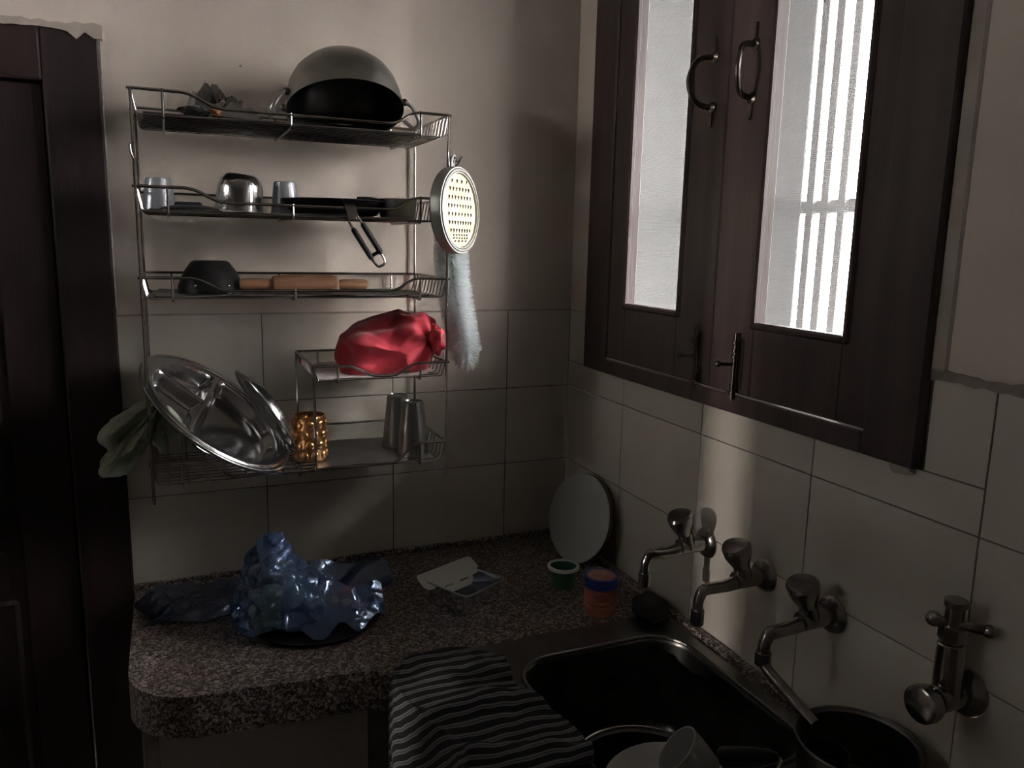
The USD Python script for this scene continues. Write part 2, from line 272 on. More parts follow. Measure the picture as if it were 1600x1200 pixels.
def blob(pts, depth, yc, amp=0.006, freq=18.0, seed=0, nt=96, npz=40, p=0.7, q=1.0, zmin=None, ridged=False, amp2=0.0, freq2=45.0, back=None, ymax=None):
    """soft body whose outline in the xz plane is the polygon pts, with its own depth along y"""
    pg = Polygon(pts); c = np.array(pg.centroid.coords[0]); th = np.linspace(0, 2*math.pi, nt, endpoint=False)
    from shapely.geometry import LineString
    R = []
    for t in th:
        g = pg.exterior.intersection(LineString([c, c + 5*np.array([math.cos(t), math.sin(t)])]))
        R.append(max(np.hypot(*(np.array(h.coords[0])-c)) for h in getattr(g, 'geoms', [g])))
    R = np.array(R); R = (np.roll(R, 1) + 2*R + np.roll(R, -1)) / 4
    ph = np.linspace(-math.pi/2, math.pi/2, npz+1); V = []
    for f in ph:
        k = max(math.cos(f), 0)**p; d = -math.copysign(abs(math.sin(f))**q, math.sin(f))
        dd = depth if d < 0 else (back or depth)
        V.append(np.c_[c[0] + R*k*np.cos(th), np.full(nt, yc + dd*d), c[1] + R*k*np.sin(th)])
    V = np.vstack(V); F = []
    for i in range(npz):
        for k in range(nt):
            a, b, s, t = i*nt+k, i*nt+(k+1) % nt, (i+1)*nt+k, (i+1)*nt+(k+1) % nt
            F += [[a, b, t], [a, t, s]]
    m = trimesh.Trimesh(V, np.array(F), process=False); m.merge_vertices(); m.update_faces(m.nondegenerate_faces()); trimesh.repair.fix_normals(m)
    nn = m.vertex_normals; v = m.vertices
    h = meshkit.fbm(v*freq, 3, seed) - 0.5
    if ridged: h = 0.5 - 2*np.abs(meshkit.fbm(v*freq, 2, seed) - 0.5)*2
    h = h*amp*2 + (meshkit.noise(v*freq2, seed+5) - 0.5)*2*amp2
    v = v + nn*h[:, None]
    if zmin is not None: v[:, 2] = np.maximum(v[:, 2], zmin)
    if ymax is not None: v[:, 1] = np.minimum(v[:, 1], ymax)
    return trimesh.Trimesh(v, m.faces, process=False)
def sheet(fn, nu, nv, t=0.002):
    """cloth: fn(u, v) -> point, made t thick"""
    U, Vv = np.meshgrid(np.linspace(0, 1, nu), np.linspace(0, 1, nv), indexing='ij'); P = fn(U, Vv); P = P.reshape(-1, 3)
    F = []
    for i in range(nu-1):
        for j in range(nv-1):
            a, b, c, d = i*nv+j, (i+1)*nv+j, (i+1)*nv+j+1, i*nv+j+1; F += [[a, b, c], [a, c, d]]
    m = trimesh.Trimesh(P, np.array(F), process=False); n = m.vertex_normals
    N = len(P); V = np.vstack([P + n*t/2, P - n*t/2]); F = np.array(F); F2 = F[:, ::-1] + N
    rim = [i*nv for i in range(nu)] + [(nu-1)*nv + j for j in range(1, nv)] + [i*nv + nv-1 for i in range(nu-2, -1, -1)] + [j for j in range(nv-2, 0, -1)]
    S = []
    for k in range(len(rim)):
        a, b = rim[k], rim[(k+1) % len(rim)]; S += [[a, a+N, b+N], [a, b+N, b]]
    return trimesh.Trimesh(V, np.vstack([F, F2, np.array(S)]), process=False)

CT = 0.855      # counter top
L0 = 1.46       # top of the tiling
# ------------------------------------------------------------------ setting
S = 'structure'
floor = thing('floor', label='dark stone kitchen floor', kind=S); part(floor, 'slab', bx(-2.6, 0, -4.0, 0.0, -0.1, 0), 'floor')
ceil = thing('ceiling', label='off-white painted kitchen ceiling', kind=S); part(ceil, 'slab', bx(-2.6, 0, -4.0, 0.0, 2.9, 3.0), 'ceil')
wb = thing('wall_back', label='back wall behind the wire rack, plaster above cream tiles', kind=S)
part(wb, 'plaster', [bx(-1.062, 0, 0, 0.1, L0, 2.9), bx(-2.6, -1.062, 0, 0.1, 2.02, 2.9)], 'plaster')
part(wb, 'grout', [bx(-1.066, 0, 0.0022, 0.1, 0.0, L0)], 'grout')
part(wb, 'lower_plaster', bx(-2.6, -1.95, 0, 0.1, 0, 2.02), 'plaster')
def tiles(parent, plane, starts, rows, skip=None, seed=0):
    """glazed tiles, each a chamfered slab 3.5 mm proud of its bed with a 2.4 mm joint"""
    rng = np.random.default_rng(seed); g = 0.0012
    for (z0, z1) in rows:
        for (a0, a1) in starts:
            segs = [(a0, a1, z0, z1)] if skip is None else skip(a0, a1, z0, z1)
            for (b0, b1, c0, c1) in segs:
                if b1-b0 < 0.006 or c1-c0 < 0.006: continue
                d = rng.uniform(-0.0003, 0.0003)
                m = bx(b0+g, b1-g, d, 0.0035, c0+g, c1-g, 0.0004) if plane == 'y' else bx(d, 0.0035, b0+g, b1-g, c0+g, c1-g, 0.0004)
                part(parent, 'tile', m, 'tile%d' % rng.integers(3), smooth=False)
rows = [(L0-0.2*(k+1), L0-0.2*k) for k in range(4)]
cols = [(-0.1765, 0)] + [(-0.1765-0.299*(k+1), -0.1765-0.299*k) for k in range(2)] + [(-1.066, -0.7745)]
tiles(wb, 'y', cols, rows, seed=1)
part(wb, 'tile_top_line', bx(-1.062, 0, -0.0012, 0.004, L0-0.0022, L0+0.0022, 0.0008), 'cement_pale')
for (x, z) in ((-0.33, 1.775), (-0.31, 1.735), (-0.80, 1.98)):
    part(wb, 'nail_hole', mv(align(lathe([(0, 0), (0.0022, 0), (0.0028, 0.0006), (0, 0.0008)], 10), (0, -1, 0)), x, 0.0, z), 'cement')

WY0, WY1, WZ0, WZ1 = -1.075, -0.110, 1.332, 2.585          # hole in the window wall
wr = thing('wall_right', label='window wall over the sink, plaster above cream tiles', kind=S)
part(wr, 'plaster', [bx(0, 0.25, -4.0, WY0, L0, 2.9), bx(0, 0.25, WY1, 0.1, L0, 2.9), bx(0, 0.25, WY0, WY1, WZ1, 2.9)], 'plaster')
part(wr, 'grout', [bx(0.0022, 0.25, -4.0, 0.1, 0, WZ0), bx(0.0022, 0.25, -4.0, WY0, WZ0, L0), bx(0.0022, 0.25, WY1, 0.1, WZ0, L0)], 'grout')
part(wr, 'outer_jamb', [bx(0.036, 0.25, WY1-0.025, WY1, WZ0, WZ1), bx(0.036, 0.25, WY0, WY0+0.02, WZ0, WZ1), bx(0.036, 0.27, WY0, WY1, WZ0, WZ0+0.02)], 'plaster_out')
def skip(a0, a1, z0, z1):
    y0, y1, zt = -1.0795, -0.1075, 1.3255
    if z1 <= zt or a1 <= y0 or a0 >= y1: return [(a0, a1, z0, z1)]
    out = []
    if z0 < zt: out.append((a0, a1, z0, zt))
    zb = max(z0, zt)
    if a0 < y0: out.append((a0, y0-0.004, zb, z1))
    if a1 > y1: out.append((y1, a1, zb, z1))
    return out
rcols = [(-0.280, 0)] + [(-0.280-0.299*(k+1), -0.280-0.299*k) for k in range(7)]
tiles(wr, 'x', rcols, rows, skip, seed=2)
wl = thing('wall_left', label='left plaster wall of the kitchen with a double door', kind=S)
part(wl, 'plaster', [bx(-2.72, -2.6, -0.25, 0.6, 0, 3.0), bx(-2.72, -2.6, -4.0, -1.07, 0, 3.0), bx(-2.72, -2.6, -1.07, -0.25, 2.05, 2.24), bx(-2.72, -2.6, -1.07, -0.25, 2.40, 3.0)], 'plaster_far')
v3 = thing('window_3', label='high ventilator opening over the double door in the left wall', kind=S)
part(v3, 'vent_frame', [bx(-2.73, -2.60, -1.07, -1.04, 2.24, 2.40), bx(-2.73, -2.60, -0.28, -0.25, 2.24, 2.40), bx(-2.73, -2.60, -1.04, -0.28, 2.24, 2.26), bx(-2.73, -2.60, -1.04, -0.28, 2.36, 2.40), bx(-2.69, -2.65, -0.67, -0.65, 2.26, 2.36)], 'doorwood')
wf = thing('wall_front', label='plaster wall behind the camera', kind=S); part(wf, 'plaster', bx(-2.72, 0.25, -4.12, -4.0, 0, 3.0), 'plaster_far')
d2 = thing('door_2', label='dark double door in the left wall standing slightly ajar', kind=S)
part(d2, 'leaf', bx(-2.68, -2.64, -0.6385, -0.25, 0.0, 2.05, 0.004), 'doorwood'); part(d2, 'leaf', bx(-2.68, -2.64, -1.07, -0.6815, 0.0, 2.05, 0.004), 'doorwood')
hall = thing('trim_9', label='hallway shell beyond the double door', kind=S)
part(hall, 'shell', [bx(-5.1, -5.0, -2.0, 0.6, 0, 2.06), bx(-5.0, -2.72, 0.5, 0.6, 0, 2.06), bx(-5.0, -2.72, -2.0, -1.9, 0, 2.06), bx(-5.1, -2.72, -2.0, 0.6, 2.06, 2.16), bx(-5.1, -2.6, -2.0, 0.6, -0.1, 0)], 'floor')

# door at the left end of the back wall
d1 = thing('door_1', label='dark maroon wooden door and frame left of the rack', kind=S)
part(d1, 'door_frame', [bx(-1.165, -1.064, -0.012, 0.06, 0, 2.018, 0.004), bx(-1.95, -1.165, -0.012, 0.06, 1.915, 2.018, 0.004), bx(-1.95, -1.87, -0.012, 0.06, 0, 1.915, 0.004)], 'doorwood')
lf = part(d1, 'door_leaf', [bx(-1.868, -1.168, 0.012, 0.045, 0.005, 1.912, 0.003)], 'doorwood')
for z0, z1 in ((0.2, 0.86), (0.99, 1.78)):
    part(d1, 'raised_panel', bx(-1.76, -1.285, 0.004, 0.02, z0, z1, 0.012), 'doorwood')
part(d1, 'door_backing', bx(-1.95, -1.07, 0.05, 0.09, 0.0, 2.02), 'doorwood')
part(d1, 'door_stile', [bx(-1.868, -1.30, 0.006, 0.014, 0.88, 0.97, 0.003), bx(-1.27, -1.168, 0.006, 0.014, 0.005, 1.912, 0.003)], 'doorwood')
t1 = thing('trim_1', label='chipped plaster edge along the top of the dark door frame', kind=S)
rng = np.random.default_rng(5)
xs = np.linspace(-1.95, -1.056, 60); up = 2.024 + 0.002*rng.standard_normal(60); dn = 2.012 - 0.004*rng.random(60); dn[np.argmin(abs(xs+1.108))] = 1.995; dn[-2:] = 2.0; 
part(t1, 'plaster_edge', mv(rot(plate2d(Polygon(list(zip(xs, up)) + list(zip(xs[::-1], dn[::-1]))), 0, 0.016), (1, 0, 0), 90), 0, 0.0, 0), 'cement_pale', smooth=False)

# window
w1 = thing('window_1', label='dark wooden double window with wire mesh panes above the sink', kind=S)
part(w1, 'window_frame', [bx(-0.016, 0.034, -0.2115, -0.108, 1.326, 2.58, 0.003), bx(-0.016, 0.034, -1.079, -0.985, 1.326, 2.58, 0.003), bx(-0.016, 0.034, -0.985, -0.2115, 1.326, 1.361, 0.003), bx(-0.016, 0.034, -0.985, -0.2115, 2.49, 2.58, 0.003)], 'wood')
def leaf(y0, y1, p0, p1):
    zt, zb, pb, pt = 2.488, 1.363, 1.497, 2.39
    lf = part(w1, 'window_leaf', [bx(-0.010, 0.016, y0, p0, zb, zt, 0.002), bx(-0.010, 0.016, p1, y1, zb, zt, 0.002), bx(-0.010, 0.016, p0, p1, zb, pb, 0.002), bx(-0.010, 0.016, p0, p1, pt, zt, 0.002)], 'wood')
    b = 0.012
    part(lf, 'glazing_bead', [bx(-0.015, 0.0, p0-b, p0+0.001, pb-b, pt+b, 0.004), bx(-0.015, 0.0, p1-0.001, p1+b, pb-b, pt+b, 0.004), bx(-0.015, 0.0, p0, p1, pb-b, pb+0.001, 0.004), bx(-0.015, 0.0, p0, p1, pt-0.001, pt+b, 0.004)], 'wood')
    part(lf, 'mesh_pane', bx(0.0163, 0.0168, p0-0.004, p1+0.004, pb-0.004, pt+0.004), 'screen', smooth=False, label='woven wire mesh pane')
leaf(-0.984, -0.606, -0.927, -0.722); leaf(-0.604, -0.2125, -0.487, -0.286)
for y, s in ((-0.560, 1), (-0.672, -1)):
    z0, z1 = 1.885, 1.975
    pts = bend([(-0.010, y, z0), (-0.045, y+0.006*s, z0+0.004), (-0.058, y+0.016*s, (z0+z1)/2), (-0.045, y+0.006*s, z1-0.004), (-0.010, y, z1)], 0.02, 6)
    h = part(w1, 'pull_handle', tube(pts, 0.0052, 10), 'oldbrass', label='tarnished metal D-shaped pull handle')
    for z in (z0, z1): part(h, 'mounting_plate', mv(rot(lathe([(0, 0), (0.011, 0), (0.011, 0.002), (0.004, 0.006), (0, 0.006)], 16), (0, 1, 0), -90), -0.010, y, z), 'oldbrass')
    for z in (z0-0.022, z1+0.022): part(h, 'screw_tab', bx(-0.0135, -0.010, y-0.005, y+0.005, z-0.014, z+0.014, 0.0015), 'oldbrass')
for y, s in ((-0.567, 1), (-0.688, 1)):
    t = part(w1, 'tower_bolt', cyl((-0.019, y, 1.352), (-0.019, y, 1.476), 0.0042, 12), 'oldbrass', label='tarnished metal tower bolt')
    part(t, 'bolt_plate', bx(-0.0125, -0.010, y-0.013, y+0.007, 1.372, 1.466, 0.001), 'oldbrass')
    for z in (1.366, 1.378, 1.432, 1.444, 1.458): part(t, 'guide_ring', cyl((-0.019, y, z-0.003), (-0.019, y, z+0.003), 0.0068, 12), 'oldbrass')
    part(t, 'bolt_knob', [cyl((-0.019, y, 1.418), (-0.044, y+0.012, 1.418), 0.0032, 10), mv(trimesh.creation.icosphere(2, 0.0062), -0.046, y+0.013, 1.418)], 'oldbrass')
t2 = thing('trim_2', label='grey cement fillet beside the right edge of the window frame', kind=S)
part(t2, 'fillet', bx(-0.004, 0.006, -1.103, -1.078, 1.466, 2.6, 0.003), 'cement_pale')
t3 = thing('trim_3', label='rough cement line on top of the tiles right of the window', kind=S)
rng = np.random.default_rng(8); ys = np.linspace(-2.4, -1.081, 120)
up = L0 + 0.009 + 0.004*rng.random(120) + 0.004*np.sin(ys*23); dn = L0 - 0.003 - 0.004*rng.random(120)
m = plate2d(Polygon(list(zip(ys, up)) + list(zip(ys[::-1], dn[::-1]))), 0, 0.006); T = np.eye(4); T[:3, :3] = [[0, 0, 1], [1, 0, 0], [0, 1, 0]]; m.apply_transform(T); m.apply_translation([-0.004, 0, 0])
part(t3, 'cement_line', m, 'cement', smooth=False)
t4 = thing('trim_4', label='crumbled brown plaster under the lower right corner of the window frame', kind=S)
m = trimesh.creation.icosphere(3, 1.0); v = m.vertices*np.array([0.008, 0.024, 0.011]); v = v*(0.75+0.5*meshkit.fbm(v*90, 3, 3))[:, None]; part(t4, 'plaster_lump', mv(trimesh.Trimesh(v, m.faces), -0.004, -1.052, 1.322), 'brownpack' if 0 else 'cement_pale', smooth=False)

# outside: grille with sheet infill, yard
g1 = thing('window_2', label='painted metal security grille outside the mesh window', kind=S)
GX0, GX1 = 0.222, 0.234
part(g1, 'infill_sheet', bx(GX0, GX0+0.004, -0.560, -0.462, WZ0+0.02, WZ1), 'infill', label='grimy translucent infill sheet'); part(g1, 'infill_sheet', bx(GX0, GX0+0.004, -0.885, -0.703, WZ0+0.02, WZ1), 'infill', label='grimy translucent infill sheet')
for y0, y1 in ((-0.594, -0.576), (-0.633, -0.615), (-0.676, -0.659)):
    part(g1, 'flat_bar', bx(GX0, GX1, y0, y1, WZ0+0.02, WZ1, 0.001), 'grille_dark')
for k in range(6): part(g1, 'flat_bar', bx(GX0, GX1, -0.236-0.041*k, -0.216-0.041*k, WZ0+0.02, WZ1, 0.001), 'grille_dark')
for k in range(4): part(g1, 'flat_bar', bx(GX0, GX1, -0.937-0.042*k, -0.919-0.042*k, WZ0+0.02, WZ1, 0.001), 'grille_dark')
part(g1, 'cross_bar', bx(GX1, GX1+0.01, WY0+0.02, WY1-0.025, 1.700, 1.724, 0.001), 'grille_dark')
part(g1, 'open_shutter', bx(0.038, 0.50, -0.150, -0.136, WZ0+0.022, WZ1, 0.002), 'shutter', label='dark shutter leaf folded back against the reveal')
yard = thing('trim_6', label='pale concrete yard outside the window', kind=S); part(yard, 'paving', bx(0.26, 60, -60, 60, -0.3, -0.2), 'ground')
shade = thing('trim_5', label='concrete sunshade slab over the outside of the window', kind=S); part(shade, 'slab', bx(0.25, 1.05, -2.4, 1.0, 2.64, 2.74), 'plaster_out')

# ------------------------------------------------------------------ counter, base, sink
ct = thing('countertop', (0, 0, 0), 'speckled brown granite worktop turning the corner under the rack', 'worktop')
outer = Polygon([(-1.062, -0.005), (-0.004, -0.005), (-0.004, -2.4), (-0.60, -2.4), (-0.60, -0.60), (-0.62, -0.545), (-0.66, -0.525), (-0.90, -0.503)] +
                [(-0.94 - 0.122*math.sin(a), -0.375 - 0.125*math.cos(a)) for a in np.linspace(0, math.pi/2, 12)])
hole = rrect(-0.412, -0.062, -1.012, -0.602, 0.075)
part(ct, 'worktop_slab', plate2d(outer.difference(rrect(-0.43, -0.045, -1.03, -0.585, 0.07)), CT-0.03, CT), 'granite', smooth=False)
edge = Polygon([(-1.06, -0.008)] + list(outer.exterior.coords)[3:-1]).buffer(0)
rim = outer.buffer(0).difference(outer.buffer(-0.035)).intersection(sbox(-1.2, -2.4, -0.55, -0.02))
part(ct, 'edge_band', [plate2d(g, CT-0.078, CT-0.03) for g in getattr(rim, 'geoms', [rim])], 'granite', smooth=False)
part(ct, 'splash_strip', [bx(-1.062, -0.004, -0.014, -0.004, CT, CT+0.012, 0.002), bx(-0.022, -0.004, -2.4, -0.014, CT, CT+0.012, 0.002)], 'granite', smooth=False)
cb = thing('wall_base', label='pale plastered support wall under the worktop', kind=S)
part(cb, 'support_wall', [bx(-1.015, -0.652, -0.47, -0.01, 0, CT-0.0785)], 'plaster_far')
part(cb, 'back_panel', [bx(-0.64, -0.005, -0.02, -0.008, 0, CT-0.08)], 'floor')
cb2 = thing('sink_cabinet', (-0.3, -1.0, 0), 'dark cabinet front under the sink, behind the striped towel', 'cabinet')
part(cb2, 'cabinet_side', bx(-0.56, -0.54, -2.4, -0.56, 0, CT-0.08), 'doorwood')

sk = thing('kitchen_sink', (-0.24, -0.8, CT), 'stainless steel sink set into the granite worktop', 'sink')
part(sk, 'rim_flange', plate2d(rrect(-0.458, -0.03, -1.30, -0.52, 0.02).difference(hole), CT+0.0005, CT+0.003), 'sink', smooth=False)
def basin():
    V, F = [], []; n = None
    lv = [(0.0, 0.003), (0.0012, -0.001), (0.004, -0.006), (0.010, -0.10), (0.016, -0.165), (0.03, -0.182), (0.06, -0.188)]
    for ins, dz in lv:
        c = np.array(rrect(-0.412+ins, -0.062-ins, -1.012+ins, -0.602-ins, max(0.075-ins*0.6, 0.02)).exterior.coords)[:-1]
        n = len(c) if n is None else n; V.append(np.c_[c, np.full(len(c), CT+dz)])
    V = np.vstack(V)
    for i in range(len(lv)-1):
        for k in range(n):
            a, b, s, t = i*n+k, i*n+(k+1) % n, (i+1)*n+k, (i+1)*n+(k+1) % n; F += [[a, b, t], [a, t, s]]
    V = np.vstack([V, [-0.237, -0.807, CT-0.19]]); c = len(V)-1; o = (len(lv)-1)*n
    F += [[o+k, o+(k+1) % n, c] for k in range(n)]
    return trimesh.Trimesh(V, np.array(F), process=False)
part(sk, 'basin', basin(), 'sink', smooth=40)
part(sk, 'rolled_edge', tube(np.c_[np.array(hole.buffer(0.002).exterior.coords)[:-1], np.full(len(hole.buffer(0.002).exterior.coords)-1, CT+0.003)], 0.004, 8, closed=True), 'sink')
part(sk, 'drain_ring', mv(lathe([(0, 0), (0.03, 0), (0.04, 0.003), (0.042, 0.0), (0.04, -0.002), (0, -0.002)], 24), -0.237, -0.807, CT-0.187), 'chrome')
# poses of leaning and hanging things (world metres)
PLATE_N, PLATE_C, PLATE_X = (0.5816, -0.2779, 0.7584), (-0.8810, -0.1741, 1.2790), (0.7532, -0.1723, -0.6444)
PLATE2_N, PLATE2_C = (-0.8487, -0.1410, -0.5000), (-0.7859, -0.1677, 1.2710)
GRATER_N, GRATER_C, GRATER_A, GRATER_B = (0.68, -0.73, 0.04), (-0.407, -0.279, 1.690), 0.0875, 0.0875
LID_X, LID_Y, LID_C = (1.0, 0.36, 0.05), (0.28, -0.78, -0.42), (-0.432, -0.264, 0.918)
# ------------------------------------------------------------------ wire rack
X0, X1, YF, YB = -1.0065, -0.4245, -0.25, -0.012
rk = thing('dish_rack', (-0.7155, -0.012, 1.12), 'chrome wire kitchen rack with five tiers hung on the back wall', 'rack')
W = 'wire'
for x, zb in ((X0, 1.122), (X1, 1.122)):
    part(rk, 'front_post', tube([(x, YF, 1.880), (x, YF, zb)], 0.0029, 10), W)
    part(rk, 'back_post', tube([(x, YB, 1.880), (x, YB, 1.13)], 0.0029, 10), W)
def tier(xa, xb, zr, zf, dip=True, left_hi=0.093, nlong=11, back_bars=False, cross=(-0.955, -0.735, -0.482), dip_z=0.024):
    r = 0.0029
    if dip:
        fr = bend([(xa-0.006, YF, zr), (xa+left_hi, YF, zr), (xa+left_hi+0.047, YF, zr-dip_z), (xb-0.108, YF, zr-dip_z), (xb-0.072, YF, zr+0.001), (xb+0.006, YF, zr)], 0.016, 5)
    def zrail(x): 
        P = np.array(fr); return np.interp(x, P[:, 0], P[:, 2])
    b = part(rk, 'front_rail', tube(fr, r, 8), W)
    part(rk, 'side_rail', tube([(xa, YF, zr), (xa, YB, zr)], r, 8), W); part(rk, 'side_rail', tube([(xb, YF, zr), (xb, YB, zr)], r, 8), W)
    part(rk, 'back_rail', tube([(xa, YB, zr), (xb, YB, zr)], r, 8), W)
    longs = []
    for y in np.linspace(YF+0.006, YB-0.006, nlong):
        longs.append(tube(bend([(xa, y, zr), (xa+0.008, y, zf), (xb-0.008, y, zf), (xb, y, zr)], 0.006, 2), 0.0014, 6))
    part(rk, 'shelf_wires', longs, W, kind='stuff')
    for x in [c for c in cross if xa < c < xb]:
        part(rk, 'cross_wire', tube(bend([(x, YF, zrail(x)+0.003), (x, YF, zf-0.005), (x, YB, zf-0.005), (x, YB, zr)], 0.008, 3), 0.0024, 8), W)
    if back_bars:
        for x in np.arange(xa+0.027, xa+0.31, 0.036):
            part(rk, 'divider_wire', tube(bend([(x, YF, zf), (x, YB-0.001, zf), (x, YB, zr+0.001)], 0.008, 3), 0.002, 6), W)
tier(X0, X1, 1.878, 1.836)
tier(X0, X1, 1.712, 1.668)
tier(X0, X1, 1.550, 1.512)
tier(-0.703, X1, 1.374, 1.344, left_hi=0.075, cross=(-0.655, -0.482))
tier(X0, X1, 1.200, 1.158, back_bars=True, dip_z=0.038)
part(rk, 'inner_post', tube([(-0.703, YF, 1.374), (-0.703, YF, 1.158)], 0.0029, 10), W); part(rk, 'inner_post', tube([(-0.703, YB, 1.374), (-0.703, YB, 1.158)], 0.0029, 10), W)
part(rk, 'side_hook', tube(bend([(X1+0.001, YF-0.003, 1.806), (X1+0.002, YF-0.006, 1.778), (X1+0.010, YF-0.016, 1.774), (X1+0.020, YF-0.026, 1.797)], 0.008, 4), 0.0021, 8), W)
part(rk, 'side_hook', tube(bend([(X0, YF-0.002, 1.788), (X0-0.006, YF-0.004, 1.782), (X0-0.004, YF-0.006, 1.765), (X0, YF-0.002, 1.758)], 0.006, 4), 0.0021, 8), W)
for x in (X0, X1):
    part(rk, 'wall_fixing', cyl((x, YB, 1.86), (x, 0.0, 1.86), 0.006, 12), W)

def liner(name, xa, xb, z, mat, label, sag=0.0008, curl=0.0, ya=YF+0.008, yb=YB-0.012, seed=0):
    t = thing(name, ((xa+xb)/2, (ya+yb)/2, z), label, 'shelf liner')
    def fn(u, v):
        x = xa + (xb-xa)*u + 0.004*np.sin(v*5+seed); y = ya + (yb-ya)*v + 0.003*np.sin(u*9+seed)
        zz = z + 0.0035 + sag*np.sin(u*17+seed) + 0.0012*meshkit.noise(np.stack([u*9, v*5, 0*u+seed], -1)) + curl*np.clip((u-0.88)/0.12, 0, 1)**2
        return np.stack([x, y, zz], -1)
    part(t, 'sheet', sheet(fn, 50, 16, 0.0012), mat, smooth=50); return t
liner('shelf_liner', -0.992, -0.486, 1.836, 'liner', 'grimy dark liner sheet on the top tier under the upturned wok', seed=1)
liner('shelf_liner', -0.990, -0.545, 1.668, 'liner', 'grimy dark liner sheet on the second tier under the steel bowl', seed=2)
liner('shelf_liner', -0.985, -0.49, 1.512, 'liner', 'grimy dark liner sheet on the third tier under the rolling pin', seed=3)
liner('shelf_liner', -0.690, -0.448, 1.344, 'paper', 'white paper liner under the red cloth bundle', curl=0.008, seed=4)
liner('shelf_liner', -0.695, -0.445, 1.158, 'steel_dull', 'dull grey metal tray sheet under the steel and copper tumblers', sag=0.0, seed=5)

# ------------------------------------------------------------------ top tier
def crumple(rx, ry, rz, seed, sub=3, sharp=0.5):
    m = trimesh.creation.icosphere(sub, 1.0); r = np.random.default_rng(seed); v = m.vertices
    k = np.ones(len(v))
    for _ in range(26):
        d = r.standard_normal(3); d /= np.linalg.norm(d); h = r.uniform(0.55, 0.95); s = v @ d
        k = np.where(s*k > h, np.where(s > 0, h/np.maximum(s, 1e-6), k), k)
    k *= 1 + sharp*(r.random(len(v)) - 0.5)*0.35
    v = v*k[:, None]*np.array([rx, ry, rz]); return trimesh.Trimesh(v, m.faces, process=False)
fp = thing('foil_packet', (-0.862, -0.15, 1.8405), 'crumpled shiny silver foil packet at the left of the top tier', 'foil packet')
def foil(u, v):
    x = -0.925 + 0.128*u + 0.008*np.sin(v*6); y = -0.215 + 0.12*v
    q = np.stack([u*5.2, v*4.1, 0*u], -1)
    h = meshkit.noise(q, 11)*0.075 + (meshkit.noise(q*2.6, 12)-0.4)*0.040
    h = h + (np.random.default_rng(15).random(u.shape)-0.4)*0.032
    env = np.clip(np.sin(np.pi*np.clip(u, 0.0, 1))**0.6, 0, 1)*np.clip(np.sin(np.pi*np.clip(v, 0.0, 1))**0.5, 0, 1)
    return np.stack([x + 0.012*(meshkit.noise(q*1.7, 14)-0.5), y, 1.8425 + env*h*(1.06-0.62*np.clip(u-0.25, 0, 1))], -1)
part(fp, 'foil_sheet', sheet(foil, 19, 13, 0.001), 'foil', smooth=False)
part(fp, 'foil_sheet', mv(sheet(lambda u, v: np.stack([-0.873 + 0.090*u, -0.236 + 0.05*v + 0*u, 1.8425 + 0.030*np.sin(np.pi*u)**0.7*np.sin(np.pi*v)**0.6*(0.35+0.9*meshkit.noise(np.stack([u*5, v*4, 0*u], -1), 41))], -1), 13, 8, 0.001), 0, 0, 0), 'foil', smooth=False)
dk = thing('plastic_packet', (-0.905, -0.205, 1.8405), 'dark folded packet tucked under the silver foil on the top tier', 'packet')
part(dk, 'packet_body', mv(crumple(0.040, 0.026, 0.0115, 7), -0.905, -0.212, 1.853), 'darkfoil', smooth=False)
part(dk, 'printed_corner', mv(crumple(0.012, 0.010, 0.008, 9, 2), -0.866, -0.237, 1.8485), 'brownpack', smooth=False, label='orange brown printed corner')

kd = thing('wok', (-0.607, -0.125, 1.84), 'large round aluminium wok upturned and tilted on the top tier', 'wok')
R = 0.121
prof = [(0, 0.116), (0.03, 0.1145), (0.055, 0.109), (0.078, 0.098), (0.097, 0.079), (0.110, 0.056), (0.117, 0.03), (R, 0.0)]
def wokpose(m): return mv(rot(m, (1, 0, 0), -22.5), -0.607, -0.125, 1.8885)
part(kd, 'wok_body', wokpose(lathe(prof + [(R, -0.002), (R-0.0022, 0.0005), (0.1145, 0.029), (0.108, 0.0545)], 72)), 'alu_out', smooth=40)
part(kd, 'wok_inside', wokpose(lathe([(r-0.0026 if r > 0 else 0, z-0.0028 if z > 0 else 0.0004) for r, z in prof], 72)), 'alu_in', smooth=60, label='dark seasoned inside of the wok')
for s in (-1, 1):
    pts = bend([(s*(R-0.001), 0.030, 0.014), (s*(R+0.014), 0.030, 0.006), (s*(R+0.030), 0.018, -0.020), (s*(R+0.032), -0.018, -0.022), (s*(R+0.014), -0.030, 0.006), (s*(R-0.001), -0.030, 0.014)], 0.014, 5)
    h = part(kd, 'loop_handle', wokpose(tube(pts, 0.0042, 10)), 'steel_dull')
    for y in (-0.030, 0.030): part(h, 'rivet_lug', wokpose(mv(trimesh.creation.icosphere(2, 0.0075), s*(R-0.001), y, 0.014)), 'oldbrass')

